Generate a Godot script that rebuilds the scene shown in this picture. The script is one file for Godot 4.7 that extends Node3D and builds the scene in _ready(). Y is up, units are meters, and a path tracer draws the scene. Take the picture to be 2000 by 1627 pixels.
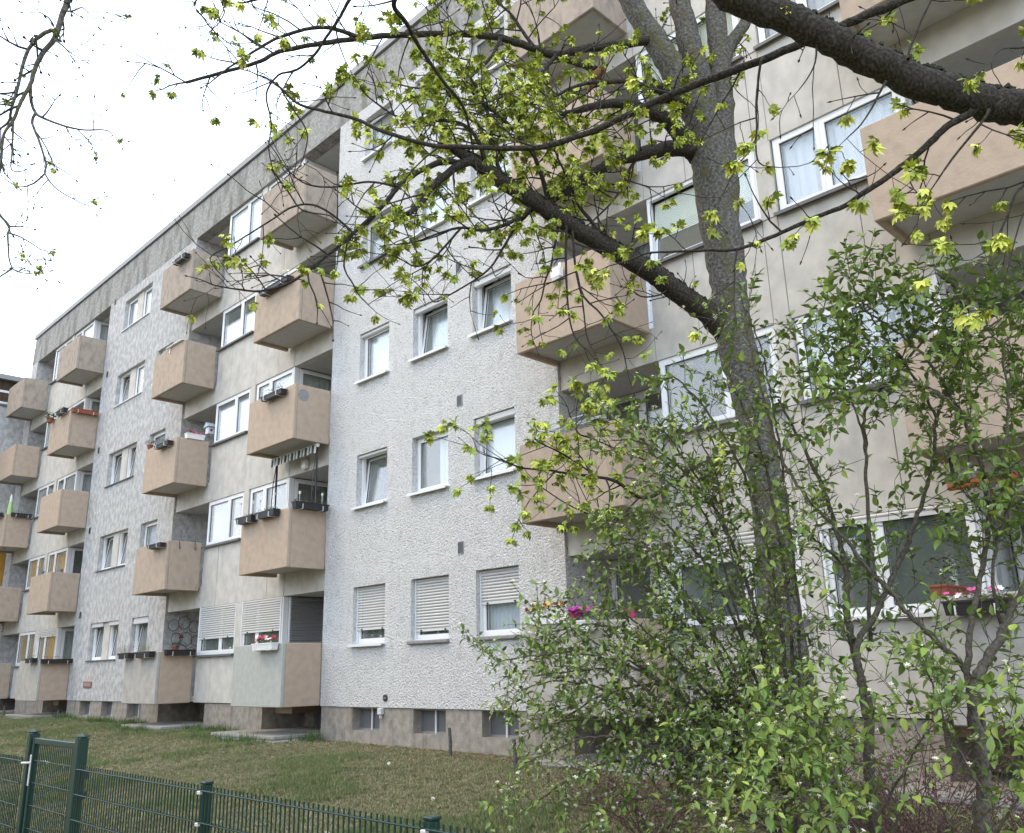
extends Node3D
# An apartment block with balconies behind a lawn, seen from the pavement under spring maples and honeysuckle.

const CAM := Vector3(15.908, 1.537, 10.264)
const FH := 2.75
var rng := RandomNumberGenerator.new()
var M := {}
var cam_node: Camera3D
var bld: Node3D

func _ready() -> void:
	rng.seed = 7
	cam_node = Camera3D.new()
	cam_node.name = "camera"
	cam_node.fov = 51.65
	cam_node.near = 0.05
	cam_node.far = 900.0
	cam_node.transform = Transform3D(Basis(Vector3(0.704654, -0.024924, -0.709113), Vector3(0.214738, 0.960008, 0.179645), Vector3(0.676277, -0.278861, 0.681826)), CAM)
	add_child(cam_node)
	var sky_mat := ProceduralSkyMaterial.new()
	sky_mat.sky_top_color = Color(0.83, 0.905, 1.0)
	sky_mat.sky_horizon_color = Color(0.985, 0.99, 1.0)
	sky_mat.sky_curve = 0.25
	sky_mat.sky_energy_multiplier = 1.5
	sky_mat.ground_bottom_color = Color(0.32, 0.33, 0.28)
	sky_mat.ground_horizon_color = Color(0.6, 0.6, 0.58)
	sky_mat.sun_angle_max = 1.0
	var sky := Sky.new()
	sky.sky_material = sky_mat
	var env := Environment.new()
	env.background_mode = Environment.BG_SKY
	env.sky = sky
	env.background_energy_multiplier = 1.0
	env.tonemap_mode = Environment.TONE_MAPPER_LINEAR
	env.tonemap_exposure = 1.2
	env.sdfgi_enabled = true
	env.ssao_enabled = true
	env.ssil_enabled = true
	var we := WorldEnvironment.new()
	we.name = "world_environment"
	we.environment = env
	add_child(we)
	var sun := DirectionalLight3D.new()
	sun.name = "sun"
	sun.light_energy = 0.5
	sun.light_color = Color(1.0, 0.9, 0.76)
	sun.light_angular_distance = 25.0
	sun.shadow_enabled = true
	sun.look_at_from_position(Vector3.ZERO, Vector3(0.5, -1.2, -0.55), Vector3.UP)
	add_child(sun)
	make_materials()
	make_ground()
	make_building()
	make_wing()
	make_fence()
	make_trees()
	make_shrubs()
	make_lawn()
	make_small_things()
	make_far_trees()

# ------------------------------------------------------------------ materials
func lin(r: float, g: float, b: float) -> Color:
	return Color(r, g, b).linear_to_srgb()

func noise_img(w: int, h: int, freq: float, oct: int, sd: int, kind := FastNoiseLite.TYPE_SIMPLEX_SMOOTH, fractal := FastNoiseLite.FRACTAL_FBM, warp := 0.0) -> Image:
	var n := FastNoiseLite.new()
	n.seed = sd
	n.noise_type = kind
	n.frequency = freq
	n.fractal_type = fractal
	n.fractal_octaves = oct
	if warp > 0.0:
		n.domain_warp_enabled = true
		n.domain_warp_amplitude = warp
		n.domain_warp_frequency = freq * 1.7
	return n.get_seamless_image(w, h)

func ramp(img: Image, stops: Array) -> ImageTexture:
	# stops: [position, linear colour] ...
	var g := Gradient.new()
	var off := PackedFloat32Array()
	var cols := PackedColorArray()
	for s in stops:
		off.append(s[0])
		cols.append((s[1] as Color).linear_to_srgb())
	g.offsets = off
	g.colors = cols
	var lut := PackedByteArray()
	for i in 256:
		var c: Color = g.sample(i / 255.0)
		lut.append_array(PackedByteArray([c.r8, c.g8, c.b8]))
	img.convert(Image.FORMAT_L8)
	var src := img.get_data()
	var dst := PackedByteArray()
	dst.resize(src.size() * 3)
	for i in src.size():
		var k := src[i] * 3
		dst[i * 3] = lut[k]
		dst[i * 3 + 1] = lut[k + 1]
		dst[i * 3 + 2] = lut[k + 2]
	return ImageTexture.create_from_image(Image.create_from_data(img.get_width(), img.get_height(), false, Image.FORMAT_RGB8, dst))

func streak_img(w: int, h: int, freq: float, oct: int, sd: int, squash: int) -> Image:
	var im := noise_img(w, h / squash, freq, oct, sd)
	im.resize(w, h, Image.INTERPOLATE_CUBIC)
	return im

func gray_tex(img: Image) -> ImageTexture:
	return ImageTexture.create_from_image(img)

func over_tex(img: Image, c: Color, lo: float, hi: float, most: float) -> ImageTexture:
	# a detail layer of one colour whose coverage follows the noise between lo and hi
	img.convert(Image.FORMAT_L8)
	var src := img.get_data()
	var dst := PackedByteArray()
	dst.resize(src.size() * 4)
	var s := c.linear_to_srgb()
	for i in src.size():
		dst[i * 4] = s.r8
		dst[i * 4 + 1] = s.g8
		dst[i * 4 + 2] = s.b8
		dst[i * 4 + 3] = int(255.0 * most * smoothstep(lo, hi, src[i] / 255.0))
	return ImageTexture.create_from_image(Image.create_from_data(img.get_width(), img.get_height(), false, Image.FORMAT_RGBA8, dst))

func tri_mat(tex: Texture2D, scale: float, rough: float, height: Texture2D = null, hscale := 0.0) -> StandardMaterial3D:
	var m := StandardMaterial3D.new()
	m.albedo_texture = tex
	m.roughness = rough
	m.metallic_specular = 0.3
	m.uv1_triplanar = true
	m.uv1_world_triplanar = true
	m.uv1_triplanar_sharpness = 8.0
	m.uv1_scale = Vector3(scale, scale, scale)
	if height:
		m.heightmap_enabled = true
		m.heightmap_texture = height
		m.heightmap_scale = hscale
	return m

func add_over(m: StandardMaterial3D, tex: Texture2D, scale: Vector3) -> void:
	m.detail_enabled = true
	m.detail_albedo = tex
	m.detail_blend_mode = BaseMaterial3D.BLEND_MODE_MIX
	m.detail_uv_layer = BaseMaterial3D.DETAIL_UV_2
	m.uv2_triplanar = true
	m.uv2_world_triplanar = true
	m.uv2_triplanar_sharpness = 8.0
	m.uv2_scale = scale

func flat(c: Color, rough := 0.6, metal := 0.0, spec := 0.5) -> StandardMaterial3D:
	var m := StandardMaterial3D.new()
	m.albedo_color = c.linear_to_srgb()
	m.roughness = rough
	m.metallic = metal
	m.metallic_specular = spec
	return m

func make_materials() -> void:
	# roughcast render: coarse worm-like relief, light grain, grime in loose patches
	var rough_h := gray_tex(noise_img(1024, 1024, 0.017, 5, 11, FastNoiseLite.TYPE_SIMPLEX_SMOOTH, FastNoiseLite.FRACTAL_RIDGED, 30.0))
	var grain := noise_img(512, 512, 0.045, 5, 21)
	var w_tex := ramp(grain.duplicate(), [[0.0, Color(0.36, 0.358, 0.355)], [0.18, Color(0.58, 0.578, 0.573)], [0.36, Color(0.79, 0.788, 0.782)], [0.6, Color(0.84, 0.837, 0.83)], [1.0, Color(0.87, 0.867, 0.86)]])
	M.stucco = tri_mat(w_tex, 0.7, 0.95, rough_h, 5.5)
	add_over(M.stucco, over_tex(noise_img(1024, 1024, 0.024, 7, 31), Color(0.36, 0.35, 0.33), 0.5, 0.95, 0.25), Vector3(0.17, 0.12, 0.17))
	M.stucco_old = tri_mat(w_tex, 0.7, 0.95, rough_h, 5.5)
	add_over(M.stucco_old, over_tex(noise_img(1024, 1024, 0.03, 7, 33), Color(0.3, 0.3, 0.3), 0.0, 0.9, 0.55), Vector3(0.15, 0.11, 0.15))
	# parapet: weathered fine render
	var fine_h := gray_tex(noise_img(512, 512, 0.09, 4, 41))
	var p_tex := ramp(noise_img(512, 512, 0.03, 5, 42), [[0.0, Color(0.2, 0.2, 0.19)], [0.45, Color(0.3, 0.295, 0.28)], [0.75, Color(0.37, 0.36, 0.34)], [1.0, Color(0.45, 0.44, 0.415)]])
	M.parapet = tri_mat(p_tex, 0.5, 0.95, fine_h, 0.6)
	add_over(M.parapet, over_tex(streak_img(512, 512, 0.012, 5, 43, 3), Color(0.12, 0.115, 0.105), 0.35, 0.9, 0.6), Vector3(0.3, 0.25, 0.3))
	# concrete facade panels
	var c_tex := ramp(noise_img(512, 512, 0.012, 5, 51), [[0.0, Color(0.47, 0.45, 0.415)], [0.5, Color(0.54, 0.517, 0.475)], [1.0, Color(0.61, 0.583, 0.535)]])
	M.panel = tri_mat(c_tex, 0.45, 0.85, fine_h, 0.12)
	add_over(M.panel, over_tex(streak_img(512, 512, 0.012, 5, 52, 3), Color(0.27, 0.265, 0.255), 0.55, 0.95, 0.3), Vector3(0.28, 0.28, 0.28))
	# balcony render, peach tan
	M.balcony = []
	for k in 3:
		var t0: Color = [Color(0.445, 0.35, 0.272), Color(0.425, 0.34, 0.268), Color(0.385, 0.322, 0.268)][k]
		var b_tex := ramp(noise_img(512, 512, 0.016, 6, 61 + k), [[0.0, t0 * 0.9], [0.5, t0], [1.0, t0 * 1.08]])
		var bm := tri_mat(b_tex, 0.5, 0.9, fine_h, 0.2)
		add_over(bm, over_tex(noise_img(1024, 1024, 0.01, 6, 66 + k), Color(0.17, 0.155, 0.14), 0.56 - 0.1 * k, 0.95, [0.16, 0.26, 0.5][k]), Vector3(0.4, 0.22, 0.4))
		M.balcony.append(bm)
	var bg_tex := ramp(noise_img(512, 512, 0.02, 5, 63), [[0.0, Color(0.37, 0.375, 0.345)], [1.0, Color(0.45, 0.453, 0.42)]])
	M.balcony_grey = tri_mat(bg_tex, 0.5, 0.9, fine_h, 0.25)
	M.balcony_beige = tri_mat(ramp(noise_img(512, 512, 0.012, 5, 64), [[0.0, Color(0.36, 0.33, 0.29)], [0.5, Color(0.41, 0.39, 0.35)], [1.0, Color(0.46, 0.45, 0.42)]]), 0.5, 0.9, fine_h, 0.25)
	var so_tex := ramp(noise_img(512, 512, 0.02, 4, 65), [[0.0, Color(0.46, 0.455, 0.44)], [1.0, Color(0.54, 0.53, 0.51)]])
	M.soffit = tri_mat(so_tex, 0.5, 0.9)
	# plinth concrete
	var pl_tex := ramp(noise_img(512, 512, 0.02, 5, 71), [[0.0, Color(0.23, 0.205, 0.175)], [0.5, Color(0.3, 0.272, 0.235)], [1.0, Color(0.37, 0.34, 0.3)]])
	M.plinth = tri_mat(pl_tex, 0.5, 0.95, fine_h, 0.4)
	add_over(M.plinth, over_tex(streak_img(512, 512, 0.014, 5, 72, 4), Color(0.11, 0.1, 0.09), 0.56, 0.9, 0.5), Vector3(0.4, 0.3, 0.4))
	M.slab = tri_mat(ramp(noise_img(512, 512, 0.03, 5, 73), [[0.0, Color(0.22, 0.21, 0.195)], [0.5, Color(0.3, 0.29, 0.27)], [1.0, Color(0.38, 0.37, 0.35)]]), 0.6, 0.95, fine_h, 0.5)
	M.slab_edge = tri_mat(ramp(noise_img(256, 256, 0.05, 4, 74), [[0.0, Color(0.2, 0.19, 0.17)], [0.45, Color(0.55, 0.54, 0.5)], [1.0, Color(0.7, 0.69, 0.66)]]), 1.2, 0.95, fine_h, 0.5)
	M.flashing = flat(Color(0.3, 0.3, 0.305), 0.6)
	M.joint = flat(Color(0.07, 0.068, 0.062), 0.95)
	M.inside = flat(Color(0.3, 0.27, 0.22), 0.9)
	M.inside_floor = flat(Color(0.3, 0.22, 0.15), 0.7)
	M.frame = flat(Color(0.78, 0.79, 0.8), 0.35)
	M.frame_old = flat(Color(0.6, 0.6, 0.59), 0.5)
	M.gasket = flat(Color(0.03, 0.03, 0.03), 0.8)
	M.sill_white = flat(Color(0.72, 0.73, 0.74), 0.4)
	M.sill_dark = flat(Color(0.12, 0.12, 0.125), 0.55)
	M.sill_stone = tri_mat(ramp(noise_img(256, 256, 0.05, 4, 81), [[0.0, Color(0.2, 0.2, 0.2)], [1.0, Color(0.34, 0.34, 0.335)]]), 1.0, 0.8)
	M.slat = flat(Color(0.6, 0.595, 0.58), 0.45)
	M.slat_grey = flat(Color(0.26, 0.26, 0.265), 0.45)
	M.metal_dark = flat(Color(0.05, 0.05, 0.055), 0.5, 0.4)
	M.metal_grey = flat(Color(0.3, 0.31, 0.32), 0.5, 0.5)
	M.zinc = flat(Color(0.45, 0.5, 0.56), 0.4, 0.6)
	var gl := StandardMaterial3D.new()
	gl.transparency = BaseMaterial3D.TRANSPARENCY_ALPHA
	gl.albedo_color = Color(0.85, 0.92, 0.9, 0.04)
	gl.roughness = 0.01
	gl.metallic_specular = 0.5
	M.glass = gl
	var cu := flat(Color(0.6, 0.65, 0.72), 0.9)
	cu.backlight = Color(0.12, 0.12, 0.12)
	M.curtain = cu
	var cg := flat(Color(0.42, 0.47, 0.42), 0.9)
	cg.backlight = Color(0.2, 0.22, 0.2)
	M.curtain_green = cg
	M.blind = flat(Color(0.62, 0.68, 0.6), 0.7)
	M.curtain_ochre = flat(Color(0.5, 0.3, 0.08), 0.9)
	# bark
	var bark_h := gray_tex(streak_img(512, 512, 0.05, 5, 91, 3))
	var bk := ramp(noise_img(512, 512, 0.045, 5, 92), [[0.0, Color(0.045, 0.041, 0.036)], [0.35, Color(0.09, 0.083, 0.073)], [0.6, Color(0.135, 0.126, 0.112)], [1.0, Color(0.25, 0.238, 0.21)]])
	M.bark = tri_mat(bk, 1.1, 0.95, fine_h, 0.55)
	add_over(M.bark, over_tex(noise_img(512, 512, 0.014, 4, 93), Color(0.1, 0.095, 0.03), 0.5, 0.75, 0.6), Vector3(0.7, 0.35, 0.7))
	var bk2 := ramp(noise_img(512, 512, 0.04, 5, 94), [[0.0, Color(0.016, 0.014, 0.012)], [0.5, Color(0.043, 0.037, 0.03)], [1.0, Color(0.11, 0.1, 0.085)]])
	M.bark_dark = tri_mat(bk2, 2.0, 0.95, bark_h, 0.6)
	M.twig = flat(Color(0.035, 0.028, 0.022), 0.9)
	M.stem = tri_mat(ramp(noise_img(256, 256, 0.05, 4, 95), [[0.0, Color(0.07, 0.06, 0.048)], [1.0, Color(0.19, 0.17, 0.14)]]), 3.0, 0.95, bark_h, 0.6)
	M.barberry_twig = flat(Color(0.1, 0.06, 0.052), 0.9)
	M.broken_wood = flat(Color(0.2, 0.09, 0.05), 0.9)
	M.moss = flat(Color(0.03, 0.032, 0.016), 1.0)
	M.leaf_tint = leaf_mat(Color(1, 1, 1), true)
	M.maple = [leaf_mat(Color(0.46, 0.51, 0.08), false), leaf_mat(Color(0.31, 0.39, 0.07), false), leaf_mat(Color(0.66, 0.68, 0.14), false), leaf_mat(Color(0.24, 0.27, 0.07), false)]
	M.honey = [leaf_mat(Color(0.19, 0.275, 0.06), false), leaf_mat(Color(0.135, 0.22, 0.052), false), leaf_mat(Color(0.28, 0.35, 0.07), false), leaf_mat(Color(0.19, 0.265, 0.09), false)]
	# ground
	var so := ramp(noise_img(1024, 1024, 0.02, 5, 101), [[0.0, Color(0.08, 0.068, 0.048)], [0.4, Color(0.15, 0.135, 0.085)], [0.6, Color(0.19, 0.175, 0.105)], [1.0, Color(0.27, 0.235, 0.16)]])
	M.soil = tri_mat(so, 0.35, 1.0, fine_h, 2.0)
	var gb := flat(Color(1, 1, 1), 0.8)
	gb.vertex_color_use_as_albedo = true
	gb.backlight = Color(0.4, 0.4, 0.4)
	M.grass = gb
	M.green_paint = flat(Color(0.007, 0.034, 0.025), 0.4)
	M.alu = flat(Color(0.7, 0.7, 0.7), 0.4, 0.3)
	M.black_plastic = flat(Color(0.018, 0.02, 0.022), 0.45)
	M.brown_plastic = flat(Color(0.022, 0.016, 0.016), 0.5)
	M.terracotta = flat(Color(0.26, 0.08, 0.045), 0.75)
	M.white_plastic = flat(Color(0.78, 0.78, 0.77), 0.4)
	M.magenta = flat(Color(0.6, 0.03, 0.2), 0.4)
	M.lime = flat(Color(0.4, 0.62, 0.22), 0.4)
	M.ochre = tri_mat(ramp(noise_img(256, 256, 0.02, 4, 111), [[0.0, Color(0.42, 0.22, 0.04)], [1.0, Color(0.5, 0.28, 0.06)]]), 0.5, 0.8)
	M.timber = tri_mat(ramp(streak_img(256, 256, 0.03, 4, 112, 8), [[0.0, Color(0.045, 0.03, 0.022)], [1.0, Color(0.1, 0.07, 0.05)]]), 0.6, 0.8)
	M.stake = tri_mat(ramp(noise_img(256, 256, 0.05, 4, 113), [[0.0, Color(0.06, 0.06, 0.06)], [1.0, Color(0.16, 0.155, 0.15)]]), 2.0, 0.9)
	M.red_brick = flat(Color(0.3, 0.12, 0.08), 0.8)
	M.stripe_dark = flat(Color(0.06, 0.085, 0.12), 0.9)
	M.stripe_light = flat(Color(0.72, 0.72, 0.7), 0.9)
	M.orange_cloth = flat(Color(0.5, 0.14, 0.05), 0.8)

func leaf_mat(c: Color, tinted: bool) -> StandardMaterial3D:
	var m := flat(c, 0.55)
	m.metallic_specular = 0.35
	m.backlight = Color(0.8, 0.8, 0.8)
	m.cull_mode = BaseMaterial3D.CULL_DISABLED
	if tinted:
		m.vertex_color_use_as_albedo = true
	return m

# ------------------------------------------------------------------ mesh helpers
func mb() -> SurfaceTool:
	var st := SurfaceTool.new()
	st.begin(Mesh.PRIMITIVE_TRIANGLES)
	return st

func poly(st: SurfaceTool, p: Array, out: Vector3) -> void:
	var n: Vector3 = (p[2] - p[0]).cross(p[1] - p[0])
	var q := p
	if n.dot(out) < 0.0:
		q = p.duplicate()
		q.reverse()
		n = (q[2] - q[0]).cross(q[1] - q[0])
	n = n.normalized()
	for i in range(1, q.size() - 1):
		st.set_normal(n)
		st.add_vertex(q[0])
		st.set_normal(n)
		st.add_vertex(q[i])
		st.set_normal(n)
		st.add_vertex(q[i + 1])

func box(st: SurfaceTool, a: Vector3, b: Vector3) -> void:
	var c := [Vector3(a.x, a.y, a.z), Vector3(b.x, a.y, a.z), Vector3(b.x, b.y, a.z), Vector3(a.x, b.y, a.z), Vector3(a.x, a.y, b.z), Vector3(b.x, a.y, b.z), Vector3(b.x, b.y, b.z), Vector3(a.x, b.y, b.z)]
	poly(st, [c[0], c[1], c[2], c[3]], Vector3.FORWARD)
	poly(st, [c[4], c[5], c[6], c[7]], Vector3.BACK)
	poly(st, [c[0], c[1], c[5], c[4]], Vector3.DOWN)
	poly(st, [c[3], c[2], c[6], c[7]], Vector3.UP)
	poly(st, [c[0], c[3], c[7], c[4]], Vector3.LEFT)
	poly(st, [c[1], c[2], c[6], c[5]], Vector3.RIGHT)

func cbox(st: SurfaceTool, a: Vector3, b: Vector3, c: float) -> void:
	var m := (a + b) * 0.5
	var h := (b - a) * 0.5
	var pt := func(s: Vector3, ax: int) -> Vector3:
		var e := Vector3(h.x - c, h.y - c, h.z - c)
		e[ax] = h[ax]
		return m + Vector3(s.x * e.x, s.y * e.y, s.z * e.z)
	for ax in 3:
		var u := (ax + 1) % 3
		var w := (ax + 2) % 3
		for sg in [-1.0, 1.0]:
			var f := []
			for k in [[-1.0, -1.0], [1.0, -1.0], [1.0, 1.0], [-1.0, 1.0]]:
				var s := Vector3()
				s[ax] = sg
				s[u] = k[0]
				s[w] = k[1]
				f.append(pt.call(s, ax))
			var o := Vector3()
			o[ax] = sg
			poly(st, f, o)
		for s1 in [-1.0, 1.0]:
			for s2 in [-1.0, 1.0]:
				var e1 := Vector3()
				e1[u] = s1
				e1[w] = s2
				e1[ax] = -1.0
				var e2 := e1
				e2[ax] = 1.0
				var o2 := Vector3()
				o2[u] = s1
				o2[w] = s2
				poly(st, [pt.call(e1, u), pt.call(e2, u), pt.call(e2, w), pt.call(e1, w)], o2)
	for sx in [-1.0, 1.0]:
		for sy in [-1.0, 1.0]:
			for sz in [-1.0, 1.0]:
				var s3 := Vector3(sx, sy, sz)
				poly(st, [pt.call(s3, 0), pt.call(s3, 1), pt.call(s3, 2)], s3)

func tube(st: SurfaceTool, pts: Array, rad: Array, sides: int, lump := 0.0, sd := 0) -> void:
	var n := pts.size()
	var ref := Vector3(0.31, 0.77, 0.55).normalized()
	var rings := []
	var nrm := []
	for i in n:
		var d: Vector3 = (pts[min(i + 1, n - 1)] - pts[max(i - 1, 0)]).normalized()
		var u := ref.cross(d).normalized()
		var w := d.cross(u)
		ref = w.cross(u) * -1.0 if false else ref
		var r := []
		var q := []
		for k in sides:
			var a := TAU * k / sides
			var dir := u * cos(a) + w * sin(a)
			var rr: float = rad[i]
			if lump > 0.0:
				rr *= 1.0 + lump * (sin(a * 2.0 + i * 0.9 + sd) * 0.5 + sin(a * 3.0 - i * 1.7 + sd * 2.0) * 0.5)
			r.append(pts[i] + dir * rr)
			q.append(dir)
		rings.append(r)
		nrm.append(q)
	for i in n - 1:
		for k in sides:
			var k2 := (k + 1) % sides
			for e in [[i, k], [i + 1, k], [i + 1, k2], [i, k], [i + 1, k2], [i, k2]]:
				st.set_normal(nrm[e[0]][e[1]])
				st.add_vertex(rings[e[0]][e[1]])
	# cap the far end
	var tip: Vector3 = pts[n - 1]
	var td: Vector3 = (pts[n - 1] - pts[n - 2]).normalized()
	for k in sides:
		st.set_normal(td)
		st.add_vertex(tip)
		st.set_normal(td)
		st.add_vertex(rings[n - 1][(k + 1) % sides])
		st.set_normal(td)
		st.add_vertex(rings[n - 1][k])

func lathe(st: SurfaceTool, at: Vector3, prof: Array, sides := 14) -> void:
	# prof: [radius, height] from the bottom up
	for i in prof.size() - 1:
		for k in sides:
			var a := TAU * k / sides
			var b := TAU * (k + 1) / sides
			var p := []
			for e in [[i, a], [i, b], [i + 1, b], [i + 1, a]]:
				p.append(at + Vector3(cos(e[1]) * prof[e[0]][0], prof[e[0]][1], sin(e[1]) * prof[e[0]][0]))
			var mid := (a + b) * 0.5
			var dr: float = prof[i + 1][0] - prof[i][0]
			var dy: float = prof[i + 1][1] - prof[i][1]
			var o := Vector3(cos(mid) * dy, -dr, sin(mid) * dy)
			if p[0].distance_to(p[1]) < 1e-5:
				poly(st, [p[0], p[2], p[3]], o)
			elif p[2].distance_to(p[3]) < 1e-5:
				poly(st, [p[0], p[1], p[2]], o)
			else:
				poly(st, p, o)

func put(called: String, st: SurfaceTool, mat: Material, parent: Node) -> MeshInstance3D:
	return place(called, st.commit(), mat, parent)

func place(called: String, mesh: Mesh, mat: Material, parent: Node, at := Transform3D.IDENTITY) -> MeshInstance3D:
	var o := MeshInstance3D.new()
	o.name = called
	o.mesh = mesh
	o.material_override = mat
	o.transform = at
	parent.add_child(o, true)
	return o

func node(called: String, parent: Node, at := Vector3.ZERO) -> Node3D:
	var o := Node3D.new()
	o.name = called
	o.position = at
	parent.add_child(o, true)
	return o

var used := {}
func numbered(called: String) -> String:
	var k: int = used.get(called, 0)
	used[called] = k + 1
	return called if k == 0 else "%s_%03d" % [called, k]

func thing(called: String, label: String, category: String, at := Vector3.ZERO, group := "") -> Node3D:
	var o := Node3D.new()
	o.name = numbered(called)
	o.position = at
	add_child(o)
	tag(o, label, category, group)
	return o

func tag(o: Node, label: String, category: String, group := "") -> void:
	o.set_meta("label", label)
	o.set_meta("category", category)
	if group != "":
		o.set_meta("group", group)

func bpart(called: String, a: Vector3, b: Vector3, mat: Material, parent: Node, c := 0.0) -> MeshInstance3D:
	var st := mb()
	if c > 0.0:
		cbox(st, a, b, c)
	else:
		box(st, a, b)
	return put(called, st, mat, parent)

# ------------------------------------------------------------------ ground
func ground_y(x: float, z: float) -> float:
	var base := 0.21 - 0.007 * clampf(x, -20.0, 12.0)
	return lerpf(base, -0.05, smoothstep(0.4, 6.8, z)) + 0.02 * sin(x * 1.3 + z * 0.7) * sin(z * 1.1 - x * 0.4) * smoothstep(0.3, 1.5, z)

func make_ground() -> void:
	var st := mb()
	var xs := [-400.0, -150.0, -80.0, -50.0]
	var x := -34.0
	while x <= 24.0:
		xs.append(x)
		x += 0.5
	xs.append_array([40.0, 80.0, 150.0, 400.0])
	var zs := [-400.0, -120.0, -40.0, -15.0]
	var z := -6.0
	while z <= 14.0:
		zs.append(z)
		z += 0.5
	zs.append_array([25.0, 60.0, 150.0, 400.0])
	for i in xs.size() - 1:
		for j in zs.size() - 1:
			var p := []
			for e in [[i, j], [i + 1, j], [i + 1, j + 1], [i, j], [i + 1, j + 1], [i, j + 1]]:
				var gx: float = xs[e[0]]
				var gz: float = zs[e[1]]
				var hx := ground_y(gx + 0.1, gz) - ground_y(gx - 0.1, gz)
				var hz := ground_y(gx, gz + 0.1) - ground_y(gx, gz - 0.1)
				st.set_normal(Vector3(-hx, 0.2, -hz).normalized())
				st.add_vertex(Vector3(gx, ground_y(gx, gz), gz))
	var g := put("ground", st, M.soil, self)
	g.set_meta("kind", "structure")

# ------------------------------------------------------------------ building
func wall_holes(x0: float, x1: float, y0: float, y1: float, zb: float, zf: float, holes: Array) -> SurfaceTool:
	# a wall facing +z with rectangular openings [x0, x1, y0, y1]
	var st := mb()
	var xs := [x0, x1]
	var ys := [y0, y1]
	for h in holes:
		xs.append_array([h[0], h[1]])
		ys.append_array([h[2], h[3]])
	xs.sort()
	ys.sort()
	for i in xs.size() - 1:
		for j in ys.size() - 1:
			if xs[i + 1] - xs[i] < 1e-4 or ys[j + 1] - ys[j] < 1e-4:
				continue
			var cx: float = (xs[i] + xs[i + 1]) * 0.5
			var cy: float = (ys[j] + ys[j + 1]) * 0.5
			var open := false
			for h in holes:
				if cx > h[0] and cx < h[1] and cy > h[2] and cy < h[3]:
					open = true
			if open:
				continue
			for q in [[zf, Vector3.BACK], [zb, Vector3.FORWARD]]:
				poly(st, [Vector3(xs[i], ys[j], q[0]), Vector3(xs[i + 1], ys[j], q[0]), Vector3(xs[i + 1], ys[j + 1], q[0]), Vector3(xs[i], ys[j + 1], q[0])], q[1])
	for h in holes:
		rim(st, h[0], h[1], h[2], h[3], zb, zf, -1.0)
	rim(st, x0, x1, y0, y1, zb, zf, 1.0)
	return st

func rim(st: SurfaceTool, x0: float, x1: float, y0: float, y1: float, zb: float, zf: float, s: float) -> void:
	poly(st, [Vector3(x0, y0, zb), Vector3(x0, y1, zb), Vector3(x0, y1, zf), Vector3(x0, y0, zf)], Vector3.LEFT * s)
	poly(st, [Vector3(x1, y0, zb), Vector3(x1, y1, zb), Vector3(x1, y1, zf), Vector3(x1, y0, zf)], Vector3.RIGHT * s)
	poly(st, [Vector3(x0, y0, zb), Vector3(x1, y0, zb), Vector3(x1, y0, zf), Vector3(x0, y0, zf)], Vector3.DOWN * s)
	poly(st, [Vector3(x0, y1, zb), Vector3(x1, y1, zb), Vector3(x1, y1, zf), Vector3(x0, y1, zf)], Vector3.UP * s)

func ring(w: float, h: float, t: float, zb: float, zf: float) -> SurfaceTool:
	return wall_holes(0.0, w, 0.0, h, zb, zf, [[t, w - t, t, h - t]])

func curtain_mesh(w: float, h: float, waves: float, amp: float, sd: float) -> SurfaceTool:
	var st := mb()
	var n := int(max(8.0, waves * 8.0))
	for i in n:
		var u0 := w * i / n
		var u1 := w * (i + 1) / n
		var a := amp * (sin(u0 / w * waves * TAU + sd) + 0.5 * sin(u0 / w * waves * 2.3 * TAU + sd * 2.0))
		var b := amp * (sin(u1 / w * waves * TAU + sd) + 0.5 * sin(u1 / w * waves * 2.3 * TAU + sd * 2.0))
		poly(st, [Vector3(u0, 0, a), Vector3(u1, 0, b), Vector3(u1, h, b), Vector3(u0, h, a)], Vector3.BACK)
	return st

var slat_mesh: Mesh
func slat_unit() -> Mesh:
	if slat_mesh == null:
		var st := mb()
		# one metre wide, 52 mm high, gently bowed outwards
		var prof := []
		for k in 6:
			var a := -0.9 + 1.8 * k / 5.0
			prof.append(Vector2(0.02 * cos(a * 1.45) - 0.006, 0.0225 * a / 0.9))
		for k in 5:
			poly(st, [Vector3(0, prof[k].y, prof[k].x), Vector3(1, prof[k].y, prof[k].x), Vector3(1, prof[k + 1].y, prof[k + 1].x), Vector3(0, prof[k + 1].y, prof[k + 1].x)], Vector3.BACK)
		poly(st, [Vector3(0, prof[0].y, prof[0].x), Vector3(1, prof[0].y, prof[0].x), Vector3(1, prof[0].y, -0.006), Vector3(0, prof[0].y, -0.006)], Vector3.DOWN)
		poly(st, [Vector3(0, prof[5].y, prof[5].x), Vector3(1, prof[5].y, prof[5].x), Vector3(1, prof[5].y, -0.006), Vector3(0, prof[5].y, -0.006)], Vector3.UP)
		poly(st, [Vector3(0, prof[0].y, -0.006), Vector3(1, prof[0].y, -0.006), Vector3(1, prof[5].y, -0.006), Vector3(0, prof[5].y, -0.006)], Vector3.FORWARD)
		slat_mesh = st.commit()
	return slat_mesh

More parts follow.
